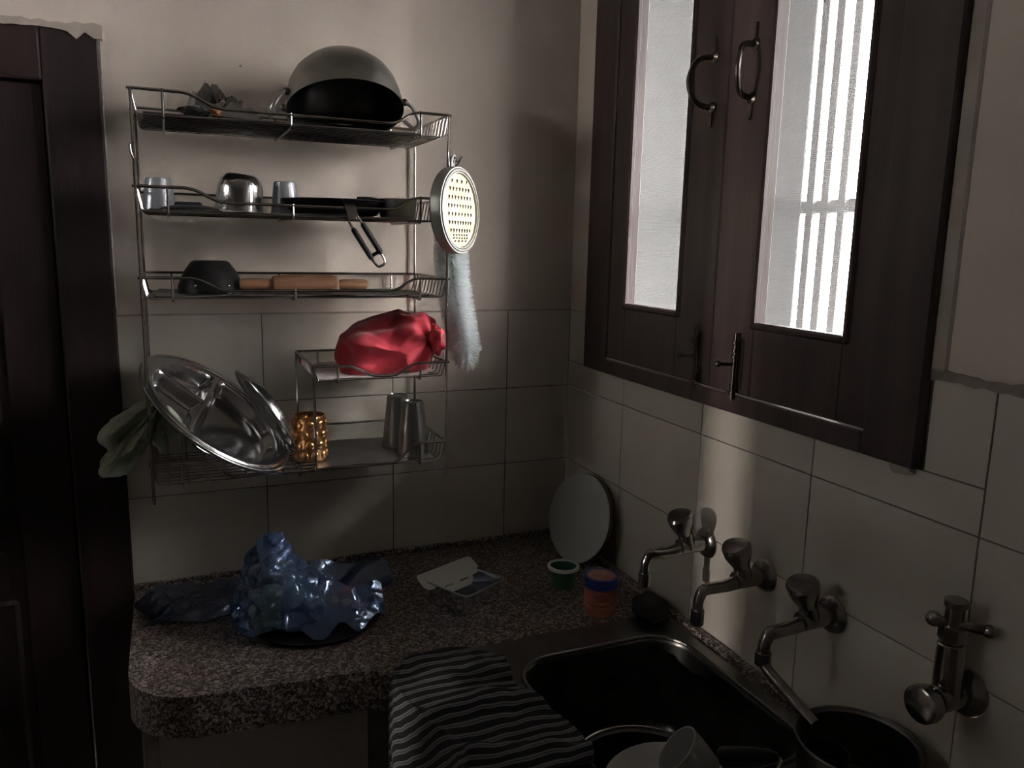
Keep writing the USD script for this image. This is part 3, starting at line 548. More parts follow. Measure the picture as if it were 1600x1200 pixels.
# ------------------------------------------------------------------ second tier
def cup(name, label, x, y, z, r0, r1, h, tilt, az=0, mat='frost', cat='plastic cup'):
    t = thing(name, (x, y, z), label, cat)
    p = vessel([(0, h), (r1*0.9, h), (r1, h-0.003), ((r0+r1)/2, h/2), (r0, 0.003), (r0+0.002, 0.0)], -0.0012)
    m = rot(lathe(p, 40), (math.sin(math.radians(az)), math.cos(math.radians(az)), 0), tilt); m.apply_translation([x, y, z - m.bounds[0][2]])
    part(t, 'cup_wall', m, mat, smooth=40)
    rr = rot(mv(lathe([(r0+0.0005, -0.0012), (r0+0.0032, -0.0006), (r0+0.003, 0.002), (r0+0.0005, 0.0024)], 40), 0, 0, 0), (math.sin(math.radians(az)), math.cos(math.radians(az)), 0), tilt)
    q = rot(lathe(p, 40), (math.sin(math.radians(az)), math.cos(math.radians(az)), 0), tilt); rr.apply_translation([x, y, z - q.bounds[0][2]])
    part(t, 'cup_rim', rr, mat); return t
cup('plastic_cup', 'frosted translucent plastic cup upside down behind the left end of the second tier', -0.970, -0.115, 1.6735, 0.032, 0.023, 0.062, 0)
cup('plastic_cup', 'frosted translucent plastic cup upside down just right of the small steel bowl', -0.732, -0.115, 1.6735, 0.029, 0.022, 0.066, 0)
bl = thing('steel_bowl', (-0.826, -0.15, 1.674), 'small shiny steel bowl turned upside down on the second tier', 'bowl')
p = vessel([(0, 0.070), (0.024, 0.070), (0.030, 0.067), (0.038, 0.058), (0.043, 0.043), (0.0445, 0.020), (0.0455, 0.0)], -0.0012)
m = rot(lathe(p, 64), (0.55, 0.83, 0), 7); m.apply_translation([-0.826, -0.15, 1.6735 - m.bounds[0][2]]); part(bl, 'bowl_wall', m, 'steel', smooth=40)
m = rot(lathe([(0.0455, -0.001), (0.0478, -0.0005), (0.0478, 0.002), (0.0455, 0.0022)], 64), (0.55, 0.83, 0), 7); m.apply_translation([-0.826, -0.15, 1.6735 + 0.0055]); part(bl, 'bowl_rim', m, 'steel')
ld = thing('shallow_dish', (-0.915, -0.19, 1.674), 'flat black dish lying behind the rail left of the small steel bowl', 'dish')
part(ld, 'dish_disc', mv(lathe([(0, 0.011), (0.03, 0.010), (0.05, 0.006), (0.056, 0.002), (0.056, 0.0), (0.05, 0.0005), (0, 0.004)], 40), -0.915, -0.182, 1.6735), 'black')
part(ld, 'dish_grip', [bx(-0.944, -0.895, -0.188, -0.176, 1.681, 1.690, 0.003)], 'blackplastic')
pn = thing('frying_pan', (-0.625, -0.15, 1.674), 'shallow dark frying pan on the second tier with its handle hanging out', 'pan')
p = vessel([(0, 0.0), (0.075, 0.0), (0.088, 0.004), (0.100, 0.022), (0.106, 0.030), (0.109, 0.031)], 0.002)
part(pn, 'pan_body', mv(lathe(p, 64), -0.635, -0.132, 1.6735), 'black', smooth=35)
hd = part(pn, 'handle_bracket', [sheet(lambda u, v: np.stack([-0.6415 + 0.021*u + 0.006*v, -0.238 - 0.040*v + 0*u, 1.704 - 0.040*v**1.6 + 0*u], -1), 6, 14, 0.003)], 'chrome', label='bent metal handle bracket')
A, B = np.array([-0.625, -0.278, 1.664]), np.array([-0.578, -0.285, 1.588])
dr = (B-A)/np.linalg.norm(B-A); sd = np.array([0.86, -0.1, 0.50])*0.0105
for s in (-1, 1):
    part(pn, 'handle_grip', tube([A + sd*s + dr*0.012, A + sd*s + dr*0.016, B + sd*s - dr*0.012, B + sd*s - dr*0.008], [0.003, 0.0055, 0.0055, 0.003], 10), 'blackplastic', label='black plastic grip')
part(pn, 'handle_wire', tube(bend([A - sd*0.9 - dr*0.004, A - sd + dr*0.01, B - sd, B - sd*0.75 + dr*0.012, B + sd*0.75 + dr*0.012, B + sd, A + sd + dr*0.01, A + sd*0.9 - dr*0.004], 0.012, 5), 0.0026, 8), 'steel', label='bright wire loop')
part(pn, 'grip_bridge', tube([B - sd - dr*0.014, B + sd - dr*0.014], 0.0036, 8), 'blackplastic')
sp = thing('small_pan', (-0.512, -0.185, 1.674), 'small dull steel pan at the right end of the second tier', 'pan')
p = vessel([(0, 0.0), (0.030, 0.0), (0.036, 0.004), (0.038, 0.014), (0.039, 0.040), (0.0405, 0.042)], 0.0012)
part(sp, 'pan_wall', mv(lathe(p, 48), -0.508, -0.17, 1.6698), 'steel_dull', smooth=35)
part(sp, 'pan_handle', tube(bend([(-0.545, -0.175, 1.709), (-0.575, -0.19, 1.7115), (-0.60, -0.20, 1.710)], 0.01, 4), [0.0028]*7, 8), 'black')

# ------------------------------------------------------------------ third tier
k3 = thing('iron_pan', (-0.885, -0.15, 1.517), 'black iron pan turned upside down on the third tier', 'pan')
p = vessel([(0, 0.062), (0.030, 0.062), (0.036, 0.059), (0.050, 0.040), (0.060, 0.016), (0.064, 0.0)], -0.002)
part(k3, 'pan_body', mv(lathe(p, 56), -0.884, -0.15, 1.5175), 'black', smooth=35)
for s in (-1, 1):
    l = part(k3, 'lug_handle', tube(bend([(-0.884+s*0.028, -0.15-0.056, 1.522), (-0.884+s*0.024, -0.15-0.076, 1.524), (-0.884-s*0.0+s*0.006, -0.15-0.078, 1.524)], 0.008, 3), 0.003, 8), 'black')
    part(l, 'rivet', mv(trimesh.creation.icosphere(1, 0.003), -0.884+s*0.03, -0.15-0.0555, 1.533), 'steel')
rp = thing('rolling_pin', (-0.70, -0.195, 1.517), 'wooden rolling pin with worn brown stains on the third tier', 'rolling pin')
m = lathe([(0, -0.066), (0.010, -0.066), (0.0155, -0.062), (0.018, -0.05), (0.019, 0.0), (0.018, 0.05), (0.0155, 0.062), (0.010, 0.066), (0, 0.066)], 28)
C3 = (-0.708, -0.2, 1.5365)
part(rp, 'roller', mv(align(m, (1, -0.05, 0)), *C3), 'wood_pin', label='stained wooden roller')
for s in (-1, 1):
    m = lathe([(0, 0.066), (0.0085, 0.066), (0.0105, 0.075), (0.0115, 0.095), (0.0105, 0.118), (0.008, 0.125), (0, 0.126)], 20)
    m = m if s > 0 else rot(m, (1, 0, 0), 180)
    part(rp, 'turned_handle', mv(align(m, (1, -0.05, 0)), *C3), 'pin_pale' if s > 0 else 'wood_pin')

# ------------------------------------------------------------------ fourth tier
rb = thing('cloth_bundle', (-0.52, -0.14, 1.349), 'bright red cloth bundle on the white paper of the small upper tier', 'bundle')
sil = [(-0.640, 1.335), (-0.636, 1.372), (-0.622, 1.420), (-0.598, 1.444), (-0.560, 1.455), (-0.52, 1.464), (-0.480, 1.476), (-0.452, 1.476), (-0.434, 1.458), (-0.428, 1.42), (-0.434, 1.385), (-0.446, 1.355), (-0.48, 1.344), (-0.57, 1.340)]
m = blob(sil, 0.085, -0.150, amp=0.010, freq=13, seed=21, ridged=True, p=0.55, q=1.0, zmin=1.3495, nt=140, npz=60, amp2=0.002, back=0.055)
v = m.vertices; d = v - np.array([-0.455, -0.24, 1.42]); rr = np.linalg.norm(d*np.array([1, 0.4, 1]), axis=1); ang = np.arctan2(d[:, 2], d[:, 0])
v += (0.006*np.sin(ang*7 + 2*meshkit.noise(v*20, 3))*np.exp(-((rr-0.05)/0.05)**2))[:, None]*np.array([0.2, -1, 0.2]); v[:, 2] = np.maximum(v[:, 2], 1.3495)
part(rb, 'gathered_cloth', trimesh.Trimesh(v, m.faces, process=False), 'red', smooth=60)
part(rb, 'knotted_end', blob([(-0.452, 1.40), (-0.456, 1.44), (-0.44, 1.452), (-0.427, 1.435), (-0.426, 1.40), (-0.438, 1.385)], 0.03, -0.222, amp=0.006, freq=40, seed=4, ridged=True, nt=60, npz=24), 'red', smooth=60)

# ------------------------------------------------------------------ bottom tier
def tumbler(name, label, x, y, z, r0, r1, h, mat='tumbler_steel', cat='tumbler', grp=None):
    t = thing(name, (x, y, z), label, cat, grp)
    p = vessel([(0, h-0.003), (r1*0.78, h-0.003), (r1*0.84, h), (r1*0.95, h-0.001), (r1, h-0.005), ((r0+r1)/2, h*0.5), (r0, 0.003), (r0+0.0012, 0.0)], -0.0012)
    part(t, 'tumbler_wall', mv(lathe(p, 56), x, y, z), mat, smooth=35)
    part(t, 'rolled_rim', mv(tube([((r0+0.0003)*math.cos(a), (r0+0.0003)*math.sin(a), 0.002) for a in np.linspace(0, 2*math.pi, 48, endpoint=False)], 0.0017, 8, closed=True), x, y, z), mat); return t
tumbler('steel_tumbler', 'front one of the two upturned steel tumblers, nearer the rail', -0.481, -0.192, 1.1635, 0.0345, 0.0235, 0.118)
tumbler('steel_tumbler', 'rear one of the two upturned steel tumblers, partly hidden by the other', -0.494, -0.110, 1.1635, 0.0345, 0.0235, 0.118)
cp = thing('copper_tumbler', (-0.708, -0.15, 1.1635), 'hammered copper tumbler with round dimples on the bottom tier', 'tumbler')
rC, hC = 0.0335, 0.098
cx, cy, cz = -0.702, -0.172, 1.1635
part(cp, 'tumbler_wall', mv(lathe(vessel([(0, 0.0), (rC-0.004, 0.0), (rC, 0.004), (rC, hC-0.006), (rC-0.002, hC-0.002), (rC-0.002, hC)], 0.0012), 56), cx, cy, cz), 'copper', smooth=35)
for i in range(4):
    for k in range(9):
        a = (k + 0.5*(i % 2))*2*math.pi/9; z = 0.014 + i*0.0225
        m = trimesh.creation.icosphere(2, 1.0); m.apply_scale([0.0098, 0.0098, 0.0055])
        part(cp, 'raised_dimple', mv(align(m, (math.cos(a), math.sin(a), 0)), cx + (rC-0.0006)*math.cos(a), cy + (rC-0.0006)*math.sin(a), cz + z), 'copper', smooth=60)

def aligned(m, n, xdir, c):
    n = np.array(n, float); n /= np.linalg.norm(n); x = np.array(xdir, float); x -= n*x.dot(n); x /= np.linalg.norm(x); T = np.eye(4); T[:3, 0], T[:3, 1], T[:3, 2], T[:3, 3] = x, np.cross(n, x), n, c
    m = arr(m).copy(); m.apply_transform(T); return m
rgt, fwd, upv = map(np.array, (RGT, FWD, UPV))
cdir = np.array(Gf.Vec3d(-0.96204, -1.83781, 1.62723))
def ray(u, v, depth): d = fwd + rgt*(u-800)/1235.6 - upv*(v-600)/1235.6; return cdir + d*depth
# divided plate: bowl-like floor with three pressed hollows
n1 = np.array(PLATE_N); pc = np.array(PLATE_C); px_ = np.array(PLATE_X)
th = thing('divided_plate', pc, 'large steel plate with pressed compartments leaning in the left of the bottom tier', 'plate')
RP = 0.168
def divided():
    nr, na = 60, 160; r = np.linspace(0, 1, nr); a = np.linspace(0, 2*math.pi, na, endpoint=False); Rr, Aa = np.meshgrid(r*RP, a, indexing='ij'); x, y = Rr*np.cos(Aa), Rr*np.sin(Aa)
    def sm(t): t = np.clip(t, 0, 1); return t*t*(3-2*t)
    walls = np.minimum(sm((0.146-Rr)/0.022), 1)
    c1 = sm((0.010 + 0.012 - np.abs(y - 0.012*0))/0.012)
    rib = np.maximum(sm((0.019-np.abs(x+0.030 + 0.12*y))/0.016), sm((0.019-np.abs(y-0.006))/0.016)*sm((-0.02-x)/0.01))
    z = -0.030*walls*(1-0.92*rib) ; z = z + 0.004*np.exp(-((Rr-0.155)/0.004)**2)
    V = np.stack([x, y, z], -1).reshape(-1, 3); F = []
    for i in range(nr-1):
        for k in range(na):
            p, q, s, t = i*na+k, i*na+(k+1) % na, (i+1)*na+k, (i+1)*na+(k+1) % na; F += [[p, s, t], [p, t, q]]
    m = trimesh.Trimesh(V, np.array(F), process=False); m.merge_vertices(); m.update_faces(m.nondegenerate_faces()); top = m
    bot = trimesh.Trimesh(m.vertices - [0, 0, 0.0012], m.faces[:, ::-1], process=False); return trimesh.util.concatenate([top, bot])
part(th, 'plate_well', aligned(divided(), n1, px_, pc), 'steel', smooth=60)
part(th, 'rolled_rim', aligned(tube([(RP*math.cos(a), RP*math.sin(a), -0.001) for a in np.linspace(0, 2*math.pi, 96, endpoint=False)], 0.0032, 8, closed=True), n1, px_, pc), 'steel')
p2 = thing('steel_plate', PLATE2_C, 'smaller steel plate seen edge-on, resting against the divided plate', 'plate')
p = vessel([(0, -0.018), (0.070, -0.018), (0.080, -0.014), (0.088, -0.002), (0.102, 0.001), (0.104, 0.003)], 0.0011)
part(p2, 'plate_dish', aligned(lathe(p, 72), PLATE2_N, PLATE_X, np.array(PLATE2_C)), 'steel', smooth=35)
part(p2, 'rolled_rim', aligned(tube([(0.104*math.cos(a), 0.104*math.sin(a), 0.003) for a in np.linspace(0, 2*math.pi, 72, endpoint=False)], 0.0022, 8, closed=True), PLATE2_N, PLATE_X, np.array(PLATE2_C)), 'steel')

# cloth on the left end of the rack
rg = thing('kitchen_rag', (-1.03, -0.15, 1.2), 'faded grey-green rag draped over the left end of the bottom tier', 'rag')
rsil = [(-1.103, 1.185), (-1.094, 1.24), (-1.078, 1.274), (-1.053, 1.292), (-1.027, 1.302), (-0.999, 1.312), (-0.975, 1.300), (-0.950, 1.268), (-0.965, 1.232), (-1.0, 1.222), (-1.021, 1.205), (-1.040, 1.222), (-1.057, 1.182), (-1.078, 1.172)]
m = blob(rsil, 0.060, -0.185, amp=0.004, freq=16, seed=31, nt=150, npz=60, p=0.55, amp2=0.0015)
v = m.vertices; q = v - np.array([-0.985, -0.19, 1.315]); ang = np.arctan2(q[:, 0], -q[:, 2]); rad = np.hypot(q[:, 0], q[:, 2])
v += m.vertex_normals*((0.011*np.sin(ang*13 + 14*rad + 2.2*meshkit.noise(v*22, 6)) + 0.005*np.sin(ang*29 - 20*rad))*np.clip(rad/0.05, 0, 1))[:, None]
part(rg, 'rag_cloth', trimesh.Trimesh(v, m.faces, process=False), 'ragcloth', smooth=60)

# ------------------------------------------------------------------ hanging on the right hook
GN = np.array(GRATER_N); GC = np.array(GRATER_C); GX = np.cross((0, 0, 1.0), GN)
gt = thing('round_grater', GC, 'round cream grater with a grey metal rim hanging from the right hook', 'grater')
def G(m): return aligned(m, GN, GX, GC)
a_, b_ = GRATER_A, GRATER_B
def ov(m): m = arr(m).copy(); m.apply_scale([a_, b_, 1]); return m
part(gt, 'rim', G(ov(lathe([(0.80, -0.024), (0.97, -0.024), (1.0, -0.020), (1.0, -0.002), (0.985, 0.001), (0.96, 0.001), (0.945, -0.001), (0.93, 0.003), (0.905, 0.003), (0.89, 0.0), (0.875, 0.002), (0.85, 0.002), (0.84, -0.003), (0.84, -0.022)], 96))), 'ggrey', smooth=30)
face = sbox(-1, -1, 1, 1).intersection(Polygon([(0.845*math.cos(t), 0.845*math.sin(t)) for t in np.linspace(0, 2*math.pi, 97)[:-1]]))
part(gt, 'grating_plate', G(ov(lathe([(0, -0.0065), (0.5, -0.006), (0.845, -0.0045), (0.845, -0.0025), (0.5, -0.001), (0, -0.0)], 96))), 'cream', label='cream grating plate')
rowsG = [(0.66, 4), (0.48, 7), (0.29, 8), (0.10, 9), (-0.09, 8), (-0.28, 9), (-0.46, 8)]
for v_, n_ in rowsG:
    w_ = 0.62*math.sqrt(max(0.05, 1-(v_/0.86)**2))
    for k in range(n_):
        u_ = (k/(n_-1)-0.5)*2*w_*0.9; x, y = u_*a_, v_*b_
        tooth = bx(x-0.0016, x+0.0016, y-0.0045, y+0.0035, -0.002, 0.0006, 0.0003)
        t = part(gt, 'tooth', G(trimesh.Trimesh([[x-0.0022, y+0.004, -0.0005], [x+0.0022, y+0.004, -0.0005], [x, y+0.0015, 0.0022], [x-0.0008, y-0.0045, -0.0005], [x+0.0008, y-0.0045, -0.0005]], [[0, 2, 1], [0, 3, 2], [1, 2, 4], [2, 3, 4], [0, 1, 4], [0, 4, 3]], process=False)), 'holes', smooth=False)
for v_, n_ in ((-0.56, 6), (-0.63, 6), (-0.70, 4)):
    for k in range(n_):
        x, y = (k/(n_-1)-0.5)*0.66*a_*(0.8 if n_ < 5 else 1) + (0.01*a_ if v_ == -0.63 else 0), v_*b_
        part(gt, 'slicing_hole', G(rot(bx(x-0.002, x+0.002, y-0.0014, y+0.0014, -0.002, 0.0004), (0, 0, 1), 20, (x, y, 0))), 'holes', smooth=False)
part(gt, 'hanging_loop', G(tube(bend([(-0.013, b_*0.985, -0.012), (-0.010, b_+0.016, -0.012), (0, b_+0.024, -0.012), (0.010, b_+0.016, -0.012), (0.013, b_*0.985, -0.012)], 0.012, 5), 0.0028, 10)), 'ggrey')
part(gt, 'loop_web', G(bx(-0.010, 0.010, b_*0.97, b_+0.008, -0.0135, -0.0105, 0.001)), 'ggrey')

bb = thing('bottle_brush', (-0.405, -0.27, 1.6), 'white nylon bottle brush hanging below the grater', 'brush')
Pb = bend([(-0.4125, -0.268, 1.774), (-0.407, -0.238, 1.735), (-0.404, -0.212, 1.66), (-0.401, -0.207, 1.59), (-0.384, -0.205, 1.48), (-0.361, -0.203, 1.372)], 0.05, 8); Pb = np.array(Pb)
part(bb, 'twisted_wire', [tube(Pb, 0.0022, 8), tube([Pb[0], Pb[0]+[0.004, 0.002, 0.012], Pb[0]+[0.0, 0.003, 0.022], Pb[0]+[-0.004, 0.004, 0.012], Pb[0]], 0.0018, 6)], 'steel_dull', label='twisted wire core')
rng = np.random.default_rng(77); seglen = np.r_[0, np.cumsum(np.linalg.norm(np.diff(Pb, axis=0), axis=1))]; Ltot = seglen[-1]; s0 = Ltot-0.262
BV, BF = [], []
for i in range(8500):
    s = s0 + (Ltot-s0)*rng.random(); c = np.array([np.interp(s, seglen, Pb[:, k]) for k in range(3)]); tdir = np.array([0.13, 0.0, -1.0]); tdir /= np.linalg.norm(tdir)
    ang = (s*430) % (2*math.pi) + rng.normal(0, 1.1); e1 = np.array([1, 0, 0.13]); e2 = np.array([0, 1.0, 0]); d = math.cos(ang)*e1 + math.sin(ang)*e2; Lb = 0.0385*rng.uniform(0.82, 1.05)*(1 if s < Ltot-0.02 else 0.8)
    d = d + rng.normal(0, 0.16, 3); d /= np.linalg.norm(d)
    if s > Ltot-0.012: d = d*0.8 + tdir*rng.uniform(0.1, 0.9); d /= np.linalg.norm(d)
    dr_ = rng.uniform(-0.001, 0.006); tip = c + d*Lb + [0, 0, -dr_]; mid = c + d*Lb*0.5 + [0, 0, -dr_*0.3]
    sx = np.cross(d, tdir); sx /= max(np.linalg.norm(sx), 1e-6); sy = np.cross(d, sx); w = 0.00036
    base = len(BV); w = 0.00045; ph_ = rng.uniform(0, math.pi); sw = sx*math.cos(ph_) + sy*math.sin(ph_)
    BV += [c + sw*w, c - sw*w, mid + sw*w, mid - sw*w, tip + sw*w*0.7, tip - sw*w*0.7]; BF += [[base, base+1, base+3], [base, base+3, base+2], [base+2, base+3, base+5], [base+2, base+5, base+4]]
part(bb, 'bristles', trimesh.Trimesh(np.array(BV), np.array(BF), process=False), 'bristle', smooth=False, label='white nylon bristles', kind='stuff')
# ------------------------------------------------------------------ taps on the window wall
def tap(y, z, label, swivel=False, turn=0.0):
    t = thing('water_tap', (0, y, z), label, 'tap', 'taps over the sink')
    part(t, 'wall_flange', mv(rot(lathe([(0, 0), (0.031, 0), (0.031, 0.003), (0.026, 0.009), (0.016, 0.012), (0, 0.012)], 40), (0, 1, 0), -90), 0, y, z), 'chrome')
    part(t, 'tap_body', [cyl((-0.008, y, z), (-0.068, y, z), 0.0155, 24), cyl((-0.046, y, z-0.004), (-0.056, y, z+0.030), 0.0165, 24, 0.0145)], 'chrome')
    kx = -0.060; ax = np.array([-0.42, 0.0, 1.0])
    # knob: flares upward, three shallow finger flats, slanted oval cap
    a = np.linspace(0, 2*math.pi, 48, endpoint=False); V = []; lv = [(0.0, 0.0135), (0.006, 0.0145), (0.020, 0.0205), (0.034, 0.0258), (0.046, 0.0272), (0.0515, 0.024), (0.053, 0.0)]
    for h, r in lv:
        k = 1 - 0.10*(h/0.044)*(0.5+0.5*np.cos(3*a)); V.append(np.c_[r*k*np.cos(a), r*k*np.sin(a), np.full(48, h)])
    V = np.vstack(V); F = []
    for i in range(len(lv)-1):
        for k in range(48):
            p, q, s, u = i*48+k, i*48+(k+1) % 48, (i+1)*48+k, (i+1)*48+(k+1) % 48; F += [[p, q, u], [p, u, s]]
    m = trimesh.Trimesh(V, np.array(F), process=False); m.merge_vertices(); m.update_faces(m.nondegenerate_faces())
    k_ = part(t, 'knob', mv(align(m, ax), kx+0.007, y, z+0.020), 'chrome', smooth=32)
    c, s = math.cos(turn), math.sin(turn)
    def D(d, dz): return (-0.055 - d*c, y - d*s, z + dz)
    end = -0.052
    if not swivel:
        P = bend([D(0, -0.002), D(0.030, -0.006), D(0.084, -0.004), D(0.092, -0.020), D(0.092, end)], 0.018, 6)
        part(t, 'spout', tube(P, np.interp(np.linspace(0, 1, len(P)), [0, 0.3, 1], [0.0125, 0.0105, 0.0085]), 16), 'chrome')
        part(t, 'nozzle', cyl(D(0.092, end+0.014), D(0.092, end-0.014), 0.0115, 20), 'chrome')
    else:
        P = bend([D(0, -0.002), D(0.030, -0.006), D(0.078, -0.006), D(0.086, -0.022), D(0.086, -0.044)], 0.018, 6)
        part(t, 'spout', tube(P, np.interp(np.linspace(0, 1, len(P)), [0, 0.3, 1], [0.0125, 0.0108, 0.0095]), 16), 'chrome')
        part(t, 'swivel_joint', [cyl(D(0.086, -0.034), D(0.086, -0.056), 0.0125, 20)], 'chrome')
        e = np.array(D(0.086, -0.050)); part(t, 'swivel_pipe', tube(bend([e, e + [0.0, -0.012, -0.010], e + [0.016, -0.098, -0.052]], 0.012, 5), 0.0088, 16), 'chrome', label='long swivel pipe slanting down')
    return t
tap(-0.622, 1.048, 'chrome tap nearest the corner, left of the three alike', turn=0.05)
tap(-0.790, 1.048, 'middle one of the three chrome taps over the sink', turn=0.05)
tap(-0.950, 1.046, 'chrome tap with a long swivel pipe reaching into the pot', swivel=True, turn=0.05)
vy, vz = -1.186, 1.046
vl = thing('angle_valve', (0, vy, vz), 'dark chrome angle valve with round knob and upright outlet, rightmost on the wall', 'valve')
part(vl, 'wall_flange', mv(rot(lathe([(0, 0), (0.034, 0), (0.034, 0.004), (0.028, 0.010), (0.016, 0.014), (0, 0.014)], 40), (0, 1, 0), -90), 0, vy, vz), 'chrome')
part(vl, 'valve_body', [cyl((-0.010, vy, vz), (-0.060, vy, vz), 0.019, 28), cyl((-0.036, vy, vz-0.006), (-0.036, vy+0.003, vz+0.075), 0.0195, 28, 0.0165)], 'chrome')
part(vl, 'round_knob', mv(rot(lathe([(0, 0), (0.012, 0), (0.014, 0.006), (0.0235, 0.012), (0.0255, 0.020), (0.0245, 0.030), (0.019, 0.034), (0.0, 0.0355)], 40), (0, 1, 0), -90), -0.056, vy, vz-0.002), 'chrome')
part(vl, 'hex_nut', mv(lathe([(0, 0), (0.016, 0), (0.0175, 0.002), (0.0175, 0.020), (0.016, 0.022), (0, 0.022)], 6), -0.036, vy+0.003, vz+0.078), 'chrome', smooth=False)
part(vl, 'outlet_stub', [cyl((-0.036, vy+0.003, vz+0.096), (-0.036, vy+0.003, vz+0.128), 0.012, 20), cyl((-0.036, vy+0.003, vz+0.126), (-0.036, vy+0.003, vz+0.136), 0.0145, 20)], 'chrome')
part(vl, 'cross_lever', [cyl((-0.052, vy+0.020, vz+0.104), (-0.018, vy-0.030, vz+0.104), 0.0062, 14), mv(trimesh.creation.icosphere(2, 0.0105), -0.052, vy+0.020, vz+0.104), mv(trimesh.creation.icosphere(2, 0.009), -0.016, vy-0.032, vz+0.104)], 'chrome')

# ------------------------------------------------------------------ on the worktop
Zc = CT + 0.0006
bd = thing('stone_board', (-0.05, -0.215, CT), 'round pale stone board leaning in the corner against the tiles', 'board')
nb = np.array([-0.93, -0.18, 0.26]); nb /= np.linalg.norm(nb); RB = 0.110
bc = np.array([-0.060, -0.205, 0]); bc[2] = Zc + RB*math.sqrt(1-nb[2]**2) + 0.004
part(bd, 'stone_disc', aligned(lathe([(0, 0.009), (RB-0.002, 0.009), (RB, 0.007), (RB, 0.006)], 72), nb, (0, 1, 0), bc), 'stone')
part(bd, 'disc_edge', aligned(lathe([(RB, 0.0062), (RB+0.0008, 0.0), (RB, -0.008), (RB-0.003, -0.0105), (0, -0.0105)], 72), nb, (0, 1, 0), bc), 'stoneedge', label='dark stained edge and back')

tb = thing('round_tub', (-0.161, -0.318, Zc), 'small open round green tub with a pale rim beside the blue-lidded jar', 'tub')
p = vessel([(0, 0), (0.026, 0), (0.028, 0.003), (0.031, 0.030), (0.033, 0.046)], 0.0014)
part(tb, 'tub_wall', mv(lathe(p, 48), -0.161, -0.318, Zc), 'greenplastic')
part(tb, 'tub_rim', mv(lathe([(0.0322, 0.040), (0.0368, 0.041), (0.0372, 0.046), (0.0345, 0.0485), (0.0305, 0.048), (0.0308, 0.044)], 48), -0.161, -0.318, Zc), 'whiteplastic', label='pale rim')
jr = thing('jar', (-0.158, -0.462, Zc), 'red plastic jar with a blue screw band and pinkish top', 'jar')
jx, jy = -0.150, -0.470
part(jr, 'jar_body', mv(lathe([(0, 0), (0.030, 0), (0.033, 0.003), (0.034, 0.022), (0.0325, 0.024), (0.0345, 0.028), (0.035, 0.060), (0.033, 0.066), (0.029, 0.068), (0, 0.068)], 48), jx, jy, Zc), 'redjar')
part(jr, 'screw_band', mv(lathe([(0.030, 0.062), (0.0365, 0.063), (0.037, 0.066), (0.037, 0.082), (0.0355, 0.0845), (0.031, 0.085), (0.030, 0.083)], 60), jx, jy, Zc), 'blueplastic', label='blue screw band')
part(jr, 'jar_top', mv(lathe([(0, 0.082), (0.031, 0.082), (0.0315, 0.0835), (0.026, 0.0842), (0, 0.0838)], 48), jx, jy, Zc), 'pinklid', label='pinkish top')
part(jr, 'embossed_ring', [mv(rot(tube([(0.018*math.cos(a), 0.012*math.sin(a), 0.0006) for a in np.linspace(0, 2*math.pi, 32, endpoint=False)], 0.0011, 6, closed=True), (1, 0, 0), 90), 0, 0, 0).apply_transform(trimesh.transformations.rotation_matrix(math.radians(-25), (0, 0, 1))).apply_translation([jx-0.0150, jy-0.0312, Zc+0.046])], 'pinklid')
sc = thing('scrubber', (-0.055, -0.53, Zc), 'black scouring block between the sink corner and the tiles', 'scrubber')
m = rbx(0.052, 0.070, 0.040, 0.010); part(sc, 'scouring_block', mv(rot(m, (0, 0, 1), 12), -0.062, -0.530, CT+0.0235), 'scrub', smooth=60)

# clear box with a hinged lid
bo = thing('plastic_box', (-0.40, -0.32, Zc), 'clear square plastic box with its white slotted lid flipped open', 'box')
bang = -62.0; BW = 0.126; BH = 0.050
def boxl(m): return mv(rot(m, (0, 0, 1), bang), -0.402, -0.318, Zc)
def boxsh():
    V, F = [], []; lv = [(0.012, 0.0), (0.008, 0.001), (0.006, 0.004), (0.001, BH-0.003), (0.0, BH), (0.0025, BH), (0.0035, BH-0.004), (0.0085, 0.0055), (0.012, 0.003)]
    n = None
    for ins, z in lv:
        c = np.array(rrect(-BW/2+ins, BW/2-ins, -BW/2+ins, BW/2-ins, max(0.014-ins*0.2, 0.006), 6).exterior.coords)[:-1]; n = len(c); V.append(np.c_[c, np.full(n, z)])
    V = np.vstack(V)
    for i in range(len(lv)-1):
        for k in range(n): a, b, s, t = i*n+k, i*n+(k+1) % n, (i+1)*n+k, (i+1)*n+(k+1) % n; F += [[a, b, t], [a, t, s]]
    V = np.vstack([V, [0, 0, 0], [0, 0, 0.003]]); c0 = len(V)-2; o = (len(lv)-1)*n
    F += [[c0, (k+1) % n, k] for k in range(n)] + [[c0+1, o+k, o+(k+1) % n] for k in range(n)]
    return trimesh.Trimesh(V, np.array(F), process=False)
part(bo, 'box_wall', boxl(boxsh()), 'clearbox', smooth=40)
part(bo, 'box_rim', boxl(tube(np.c_[np.array(rrect(-BW/2-0.001, BW/2+0.001, -BW/2-0.001, BW/2+0.001, 0.014, 6).exterior.coords)[:-1], np.full(28, BH)], 0.0016, 6, closed=True)), 'frost')
lidp = Polygon([(-0.058, 0.0), (0.058, 0.0), (0.060, 0.004), (0.060, 0.030), (0.050, 0.044), (0.036, 0.046), (0.034, 0.056), (0.022, 0.066), (-0.022, 0.066), (-0.034, 0.056), (-0.036, 0.046), (-0.056, 0.040), (-0.061, 0.030), (-0.060, 0.004)]).buffer(0.002)
lidp = lidp.difference(sbox(-0.027, 0.048, -0.008, 0.052)).difference(sbox(0.008, 0.048, 0.027, 0.052))
LM = np.eye(4)
